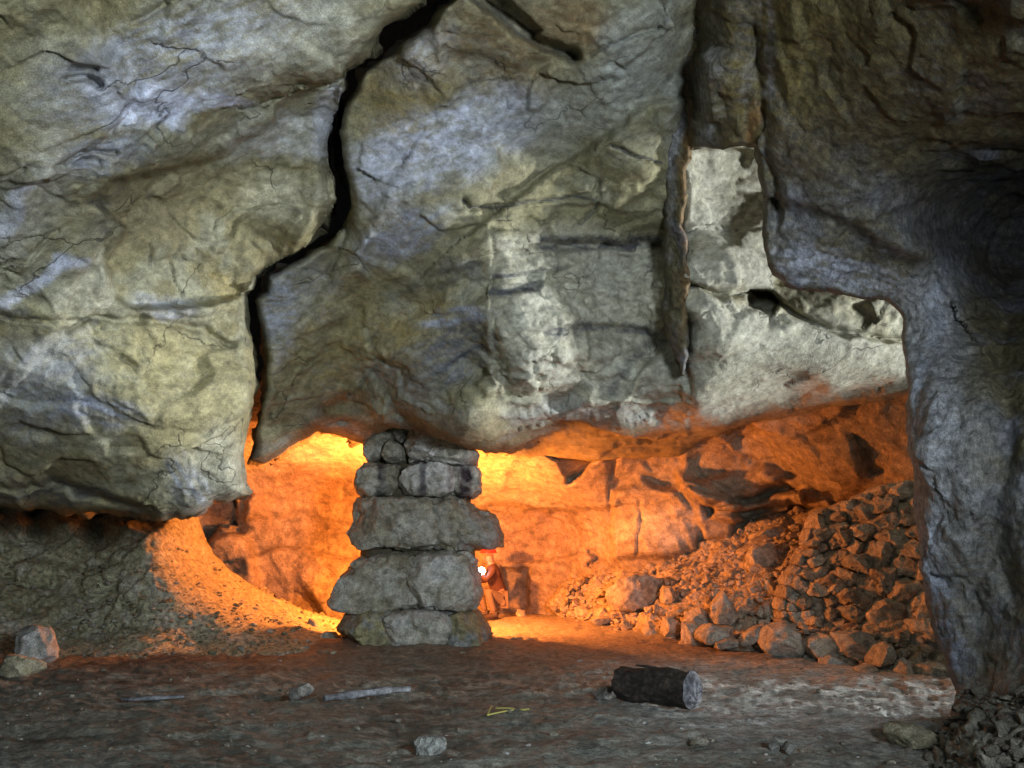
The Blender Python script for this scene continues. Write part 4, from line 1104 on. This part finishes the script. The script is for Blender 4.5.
# ---- log, sticks, straws
def tube(name, pts, rad, mat, parent=None, seg=24, amp=.0, seed=0, flat=1.0, col=None, cap=True, fr=7):
    pts = np.array(pts, float); n = len(pts); V = []; c0 = pts.mean(0)
    rad = np.full(n, rad) if np.isscalar(rad) else np.array(rad)
    for i in range(n):
        t = pts[min(i + 1, n - 1)] - pts[max(i - 1, 0)]; t /= np.linalg.norm(t) + 1e-9
        u = np.cross(t, (0, 0, 1.)); u /= np.linalg.norm(u) + 1e-9; v = np.cross(u, t)
        for k in range(seg):
            a = 2 * math.pi * k / seg
            q = np.array([[math.cos(a) * 1.2, math.sin(a) * 1.2, i / n * 1.5 + seed]])
            rr = rad[i] * (1 + amp * float(fbm(q, 1.5, 4, .6)[0]) * 2)
            V.append(pts[i] + u * math.cos(a) * rr + v * math.sin(a) * rr * flat)
    F = [(i * seg + k, i * seg + (k + 1) % seg, (i + 1) * seg + (k + 1) % seg, (i + 1) * seg + k) for i in range(n - 1) for k in range(seg)]
    if cap:
        V.append(pts[0]); V.append(pts[-1])
        for k in range(seg):
            F.append((len(V) - 2, (k + 1) % seg, k)); F.append((len(V) - 1, (n - 1) * seg + k, (n - 1) * seg + (k + 1) % seg))
    V = np.array(V)
    return link(name, V, F, mat, parent, c0, np.tile(np.array(col or (.3, .3, .3)), (len(V), 1)), True, 40)


M_BARK = rock_mat('charred_bark', .75, .9, 26, .02, .6, .3, base=((.018, .014, .010), (.05, .036, .026)))
M_CUT = rock_mat('weathered_end_grain', .8, .6, 30, .01, .5, .3, base=((.07, .065, .065), (.19, .185, .19)))
M_GREYWOOD = rock_mat('grey_driftwood', .8, .7, 30, .01, .4, .3, base=((.08, .08, .08), (.17, .175, .18)))
M_STRAW = plain_mat('yellow_straw', (.42, .40, .10), .6)
lg = empty('log', G(650, 708, 0)); props(lg, 'short thick dark log lying on its side with a pale split cut end', 'log')
pb = G(695, 713, 0.); RL = .142; pa = pb + .60 * np.array([-math.cos(.62), math.sin(.62), 0])
pa = pa + np.array([0, .13, RL]); pb = pb + np.array([0, .10, RL])
ax = (pb - pa) / np.linalg.norm(pb - pa)
tube('bark', [pa + (pb - pa) * t for t in np.linspace(0, 1, 16)], [RL * (.86 if i == 0 else .93 + .005 * i) for i in range(16)], M_BARK, lg, 40, .13, 2, .92)


def cut_face():
    u = np.cross(ax, (0, 0, 1.)); u /= np.linalg.norm(u); v = np.cross(u, ax); V = []; F = []; nr_, ns = 14, 60
    for i in range(nr_ + 1):
        for k in range(ns):
            a = 2 * math.pi * k / ns; R_ = RL * 1.02 * i / nr_
            bulge = .055 * (1 - (i / nr_) ** 3)
            crack = -.03 * math.exp(-((math.cos(a) * i / nr_ - .12) / .06) ** 2)
            h = bulge + crack + .006 * math.sin(i * 2.4)
            V.append(pb + u * math.cos(a) * R_ + v * math.sin(a) * R_ * .95 + ax * h)
    for i in range(nr_):
        for k in range(ns):
            F.append((i * ns + k, i * ns + (k + 1) % ns, (i + 1) * ns + (k + 1) % ns, (i + 1) * ns + k))
    V = np.array(V); V = V + ax * (.012 * facets(V, 22, .8)[:, None])
    return link('cut_face', V, F, M_CUT, lg, pb, None, True, 40)


cut_face()
tube('split_flake', [pa + (pb - pa) * t + np.array([0, .02, RL * .98]) for t in (.25, .4, .55)], [.012, .03, .01], M_BARK, lg, 8, .1, 4, .4)


def stick(name, p0, p1, rad, label, cat, flat, seed, bend=0.):
    a = G(*p0, 0.) + np.array([0, 0, rad * flat * 1.0 + .01]); b_ = G(*p1, 0.) + np.array([0, 0, rad * flat * 1.0 + .01])
    ts = np.linspace(0, 1, 18); pr = np.array([rad * (.75 + .35 * math.sin(3.14 * t ** .8) + .12 * math.sin(t * 17 + seed)) for t in ts])
    o = tube(name, [a + (b_ - a) * t + np.array([0, 0, bend * math.sin(3.14 * t)]) for t in ts], pr, M_GREYWOOD, None, 16, .12, seed, flat)
    props(o, label, cat)


stick('stick', (324, 704), (409, 694), .036, 'thick grey weathered stick lying between the pillar and the viewer', 'stick', .8, 3, .01)
stick('plank', (121, 703), (184, 700), .05, 'flat grey wood sliver lying on the floor below the earth bank', 'plank', .35, 5)
for i, (p0, p1, lab) in enumerate([((487, 717), (529, 711), 'longest yellow straw, lying lower of the crossed three'), ((488, 716), (492, 708), 'shortest yellow straw, standing up from the crossing'),
                                   ((496, 710), (526, 713), 'middle yellow straw, lying just behind the longest one')]):
    a = G(*p0, .01); b_ = G(*p1, .01)
    o = tube('straw', [a + (b_ - a) * t + np.array([0, 0, .012 + .01 * math.sin(3.1 * t)]) for t in np.linspace(0, 1, 6)], .0055, M_STRAW, None, 6)
    props(o, lab, 'straw', 'yellow straws on the floor')

# ---- person squatting behind the pillar
def person():
    Y0 = 15.1
    M_SKIN = plain_mat('skin', (.30, .17, .12), .6); M_JK = plain_mat('dark_red_jacket', (.07, .03, .022), .85); M_TR = plain_mat('pale_work_trousers', (.15, .11, .08), .9)
    M_HEL = plain_mat('red_helmet_shell', (.75, .03, .03), .35, spec=.5); M_BOOT = plain_mat('dark_boots', (.05, .035, .03), .6)
    M_LED = plain_mat('lit_lamp_glass', (1, 1, 1), .3, (.9, .95, 1.), 70.); M_BLK = plain_mat('black_rubber', (.03, .03, .03), .6)
    root = empty('person', (-.33, Y0, 0)); props(root, 'person in red helmet squatting behind the stone pillar and holding a bright white lamp', 'person')

    def skin(name, J, E, R, mat, par, rootv=0, lv=2):
        me = bpy.data.meshes.new(name); me.from_pydata([tuple(np.array(j) - np.array((-.33, 0, 0))) for j in J], E, []); me.update()
        o = bpy.data.objects.new(name, me); COL.objects.link(o); o.parent = par
        md = o.modifiers.new('skin', 'SKIN'); md.use_smooth_shade = True
        for i, v in enumerate(me.skin_vertices[0].data):
            v.radius = (R[i], R[i] * (1.0 if name != 'torso' else .8)); v.use_root = (i == rootv)
        ss = o.modifiers.new('sub', 'SUBSURF'); ss.levels = lv; ss.render_levels = lv
        me.materials.append(mat)
        dg = bpy.context.evaluated_depsgraph_get(); ev = o.evaluated_get(dg); m2 = bpy.data.meshes.new_from_object(ev)
        o.modifiers.clear(); o.data = m2
        if not m2.materials: m2.materials.append(mat)
        m2.polygons.foreach_set('use_smooth', np.ones(len(m2.polygons), bool))
        return o
    # joints: x, y (relative depth), z ; the figure faces left and a little to the viewer
    J = [(-.17, .10, .34), (-.24, .06, .50), (-.30, .03, .66), (-.335, .01, .80), (-.355, -.02, .90), (-.375, -.03, .97), (-.385, -.04, 1.05),
         (-.30, -.16, .79), (-.42, -.26, .63), (-.52, -.22, .75), (-.545, -.21, .79),
         (-.33, .20, .79), (-.46, .26, .60), (-.57, .14, .62), (-.60, .11, .64),
         (-.20, -.02, .32), (-.40, -.20, .47), (-.285, -.16, .10), (-.42, -.24, .045),
         (-.20, .22, .32), (-.55, .26, .46), (-.45, .24, .10), (-.60, .24, .045)]
    E = [(0, 1), (1, 2), (2, 3), (3, 4), (4, 5), (5, 6), (3, 7), (7, 8), (8, 9), (9, 10), (3, 11), (11, 12), (12, 13), (13, 14), (0, 15), (15, 16), (16, 17), (17, 18), (0, 19), (19, 20), (20, 21), (21, 22)]
    R = [.13, .12, .125, .10, .05, .075, .085, .055, .04, .03, .03, .055, .04, .03, .03, .085, .058, .038, .035, .085, .058, .038, .035]
    skin('body', J, E, R, M_SKIN, root)
    nose = tube('nose', [(-.455, Y0 - .09, 1.0), (-.475, Y0 - .105, .985), (-.468, Y0 - .10, .965)], [.010, .016, .012], M_SKIN, root, 10)
    JJ = [J[i] for i in (1, 2, 3, 4, 7, 8, 9, 11, 12, 13)]
    skin('jacket', [J[0]] + JJ, [(0, 1), (1, 2), (2, 3), (3, 4), (3, 5), (5, 6), (6, 7), (3, 8), (8, 9), (9, 10)], [.14, .135, .14, .115, .06, .068, .052, .042, .068, .052, .042], M_JK, root)
    skin('trousers', [J[0], J[15], J[16], J[17], J[19], J[20], J[21]], [(0, 1), (1, 2), (2, 3), (0, 4), (4, 5), (5, 6)], [.145, .10, .072, .052, .10, .072, .052], M_TR, root)
    for k in (17, 21):
        a = np.array(J[k]); b_ = np.array(J[k + 1])
        tube('boot', [tuple(a + np.array([.03, Y0, .03])), tuple(a + np.array([.02, Y0, -.03])), tuple((a + b_) / 2 + np.array([0, Y0, -.015])), tuple(b_ + np.array([0, Y0, 0]))], [.055, .058, .052, .036], M_BOOT, root, 14)
    hd = np.array([-.392, Y0 - .045, 1.075])
    S_, F = ico(4); V = S_.copy(); V[:, 2] = np.where(V[:, 2] < 0, V[:, 2] * .12, V[:, 2] * .78)
    rim_ = np.abs(V[:, 2]) < .10; V[rim_, :2] *= 1.12; V[:, 0] *= 1.15
    h = link('helmet', hd + V * .118, F, M_HEL, root, hd, None, True, 50)
    for k in range(4):
        b0 = np.array([-.545, Y0 - .235, .775]); d0 = np.array([-.02, -.028, .008]); up = np.array([-.012, 0, .021])
        p = b0 + up * (k - 1.5)
        tube('finger', [p + np.array([.02, .03, 0]), p + np.array([-.012, .012, 0]), p + d0, p + d0 + np.array([.024, -.008, 0])], [.010, .0095, .009, .007 - .0005 * k], M_SKIN, root, 8)
    tube('thumb', [b0 + np.array([.01, .02, .03]), b0 + np.array([-.01, -.0, .05]), b0 + np.array([-.03, -.02, .052])], [.012, .011, .008], M_SKIN, root, 8)
    lp = empty('hand_lamp', W(481.5, 571, 14.84)); props(lp, 'small brilliant white lamp held up at the right edge of the stone pillar', 'lamp')
    c = W(481.5, 571, 14.84)
    tube('lamp_housing', [c + np.array([.03, .12, 0]), c + np.array([.01, .04, 0]), c + np.array([0, .015, 0])], [.022, .03, .061], M_BLK, lp, 18)
    Vb = ico(3)[0] * np.array([.06, .03, .06]) + c
    link('lamp_glass', Vb, ico(3)[1], M_LED, lp, c)


person()

# ---- small stones scattered over the banks and the floor (nobody could count them)
def gravel():
    r = np.random.RandomState(21); S_, F0 = ico(2); Vs = []; Fs = []; Cs = []; n = 0
    def add(p, s, tone):
        nonlocal n
        V = S_ * (1 + .0)
        for _ in range(7):
            nn = r.normal(size=3); nn /= np.linalg.norm(nn); V = V - np.clip(V @ nn - r.uniform(.45, .8), 0, None)[:, None] * nn
        a = r.uniform(0, 6.3); R_ = np.array([[math.cos(a), -math.sin(a), 0], [math.sin(a), math.cos(a), 0], [0, 0, 1]])
        V = (V * np.array([r.uniform(.8, 1.5), r.uniform(.7, 1.1), r.uniform(.5, .8)])) @ R_.T * s
        Vs.append(V + p + np.array([0, 0, s * .15])); Fs.append(F0 + n); Cs.append(np.tile(np.array(tone) * r.uniform(.7, 1.15), (len(V), 1))); n += len(V)
    k = 0
    while k < 900:      # left bank
        x = r.uniform(0, 345); y = r.uniform(540, 662)
        if not inpoly(np.array([x]), np.array([y]), np.array(J_POLY))[0] or r.rand() > .25 + .75 * sstep(560, 640, y): continue
        Y = float(J_D(x, y)[0]); p = W(x, y, Y - .02); k += 1
        add(p, r.choice([.015, .02, .03, .045], p=[.4, .35, .18, .07]), (.42, .40, .32) if r.rand() < .3 else (.27, .24, .14))
    k = 0
    while k < 1100:      # right bank
        x = r.uniform(550, 930); y = r.uniform(510, 680)
        if not inpoly(np.array([x]), np.array([y]), np.array(K_POLY))[0]: continue
        Y = float(K_D(x, y)[0]); p = W(x, y, Y - .03); k += 1
        add(p, r.choice([.025, .04, .06, .09], p=[.35, .35, .2, .1]), (.42, .35, .25))
    for _ in range(650):  # floor
        x = r.uniform(-20, 1040); y = 640 + 125 * r.rand() ** 1.0
        p = G(x, y, 0.); q = np.array([[p[0], p[1], 0]]); p[2] = float(ground_z(q)[0])
        cl = 1.6 if (x > 740 and y > 735) else 1
        add(p, cl * r.choice([.006, .010, .016, .026], p=[.45, .33, .17, .05]), (.24, .21, .15) if r.rand() < .8 else (.42, .41, .36))
    for _ in range(160):  # around the pillar foot
        x = r.uniform(285, 545); y = r.uniform(637, 655)
        p = G(x, y, 0.); add(p, r.choice([.02, .035, .06]), (.32, .29, .20))
    k = 0
    while k < 420:      # clods at the foot of the buttress
        x = r.uniform(900, 1060); y = r.uniform(690, 790)
        if not inpoly(np.array([x]), np.array([y]), np.array(D_POLY))[0]: continue
        Y = float(D_D(x, y)[0]); p = W(x, y, Y - .05); k += 1
        add(p, r.choice([.02, .035, .055], p=[.5, .35, .15]), (.17, .15, .11))
    o = link('gravel', np.vstack(Vs), np.vstack(Fs), M_STONE, None, None, np.vstack(Cs), True, 35)
    props(o, kind='stuff')


gravel()

# ------------------------------------------------------------------ render settings
w = bpy.data.worlds.new('World'); sc.world = w; w.use_nodes = True
nt = w.node_tree; bg = nt.nodes['Background']
sky = nt.nodes.new('ShaderNodeTexSky'); sky.sky_type = 'NISHITA'; sky.sun_disc = False; sky.sun_elevation = math.radians(35); sky.sun_rotation = math.radians(100)
nt.links.new(sky.outputs[0], bg.inputs['Color']); bg.inputs['Strength'].default_value = .095

cam = bpy.data.cameras.new('camera'); co = bpy.data.objects.new('camera', cam); COL.objects.link(co)
co.location = (0, 0, CAMH); co.rotation_euler = (math.radians(90) + PITCH, 0, 0)
cam.sensor_width = 36; cam.lens = 36 * FPX / 1024; cam.clip_end = 200; cam.clip_start = .05
sc.camera = co


def light(name, typ, loc, target, energy, color, size=.1, spot=None, blend=.5):
    l = bpy.data.lights.new(name, typ); l.energy = energy; l.color = color
    if typ == 'AREA': l.shape = 'RECTANGLE'; l.size = size[0]; l.size_y = size[1]
    elif typ in ('POINT', 'SPOT'): l.shadow_soft_size = size
    if spot: l.spot_size = math.radians(spot); l.spot_blend = blend
    o = bpy.data.objects.new(name, l); COL.objects.link(o); o.location = loc
    if target is not None:
        d = Vector(target) - Vector(loc); o.rotation_euler = d.to_track_quat('-Z', 'Y').to_euler()
    return o


# daylight entering from the side gallery behind the buttress
light('side_daylight', 'SPOT', (15, 8.0, 1.1), (-1., 7.7, 2.6), 13500, (.88, .94, 1.0), 1.1, 38, .6)
# daylight from the mouth behind the camera, slanting up against the roof
light('mouth_daylight', 'SPOT', (2.1, -.3, 2.0), (-1.0, 6.8, 2.5), 2150, (.76, .87, 1.0), .5, 96, 1.0)
# orange lamp hidden behind the pillar
light('orange_lamp', 'POINT', (-1.25, 13.12, 1.3), None, 1250, (1.0, .27, .05), .07)

sc.view_settings.view_transform = 'Standard'; sc.view_settings.look = 'None'; sc.view_settings.gamma = 1; sc.view_settings.exposure = 0
sc.cycles.use_denoising = True
sc.cycles.max_bounces = 6; sc.cycles.diffuse_bounces = 4
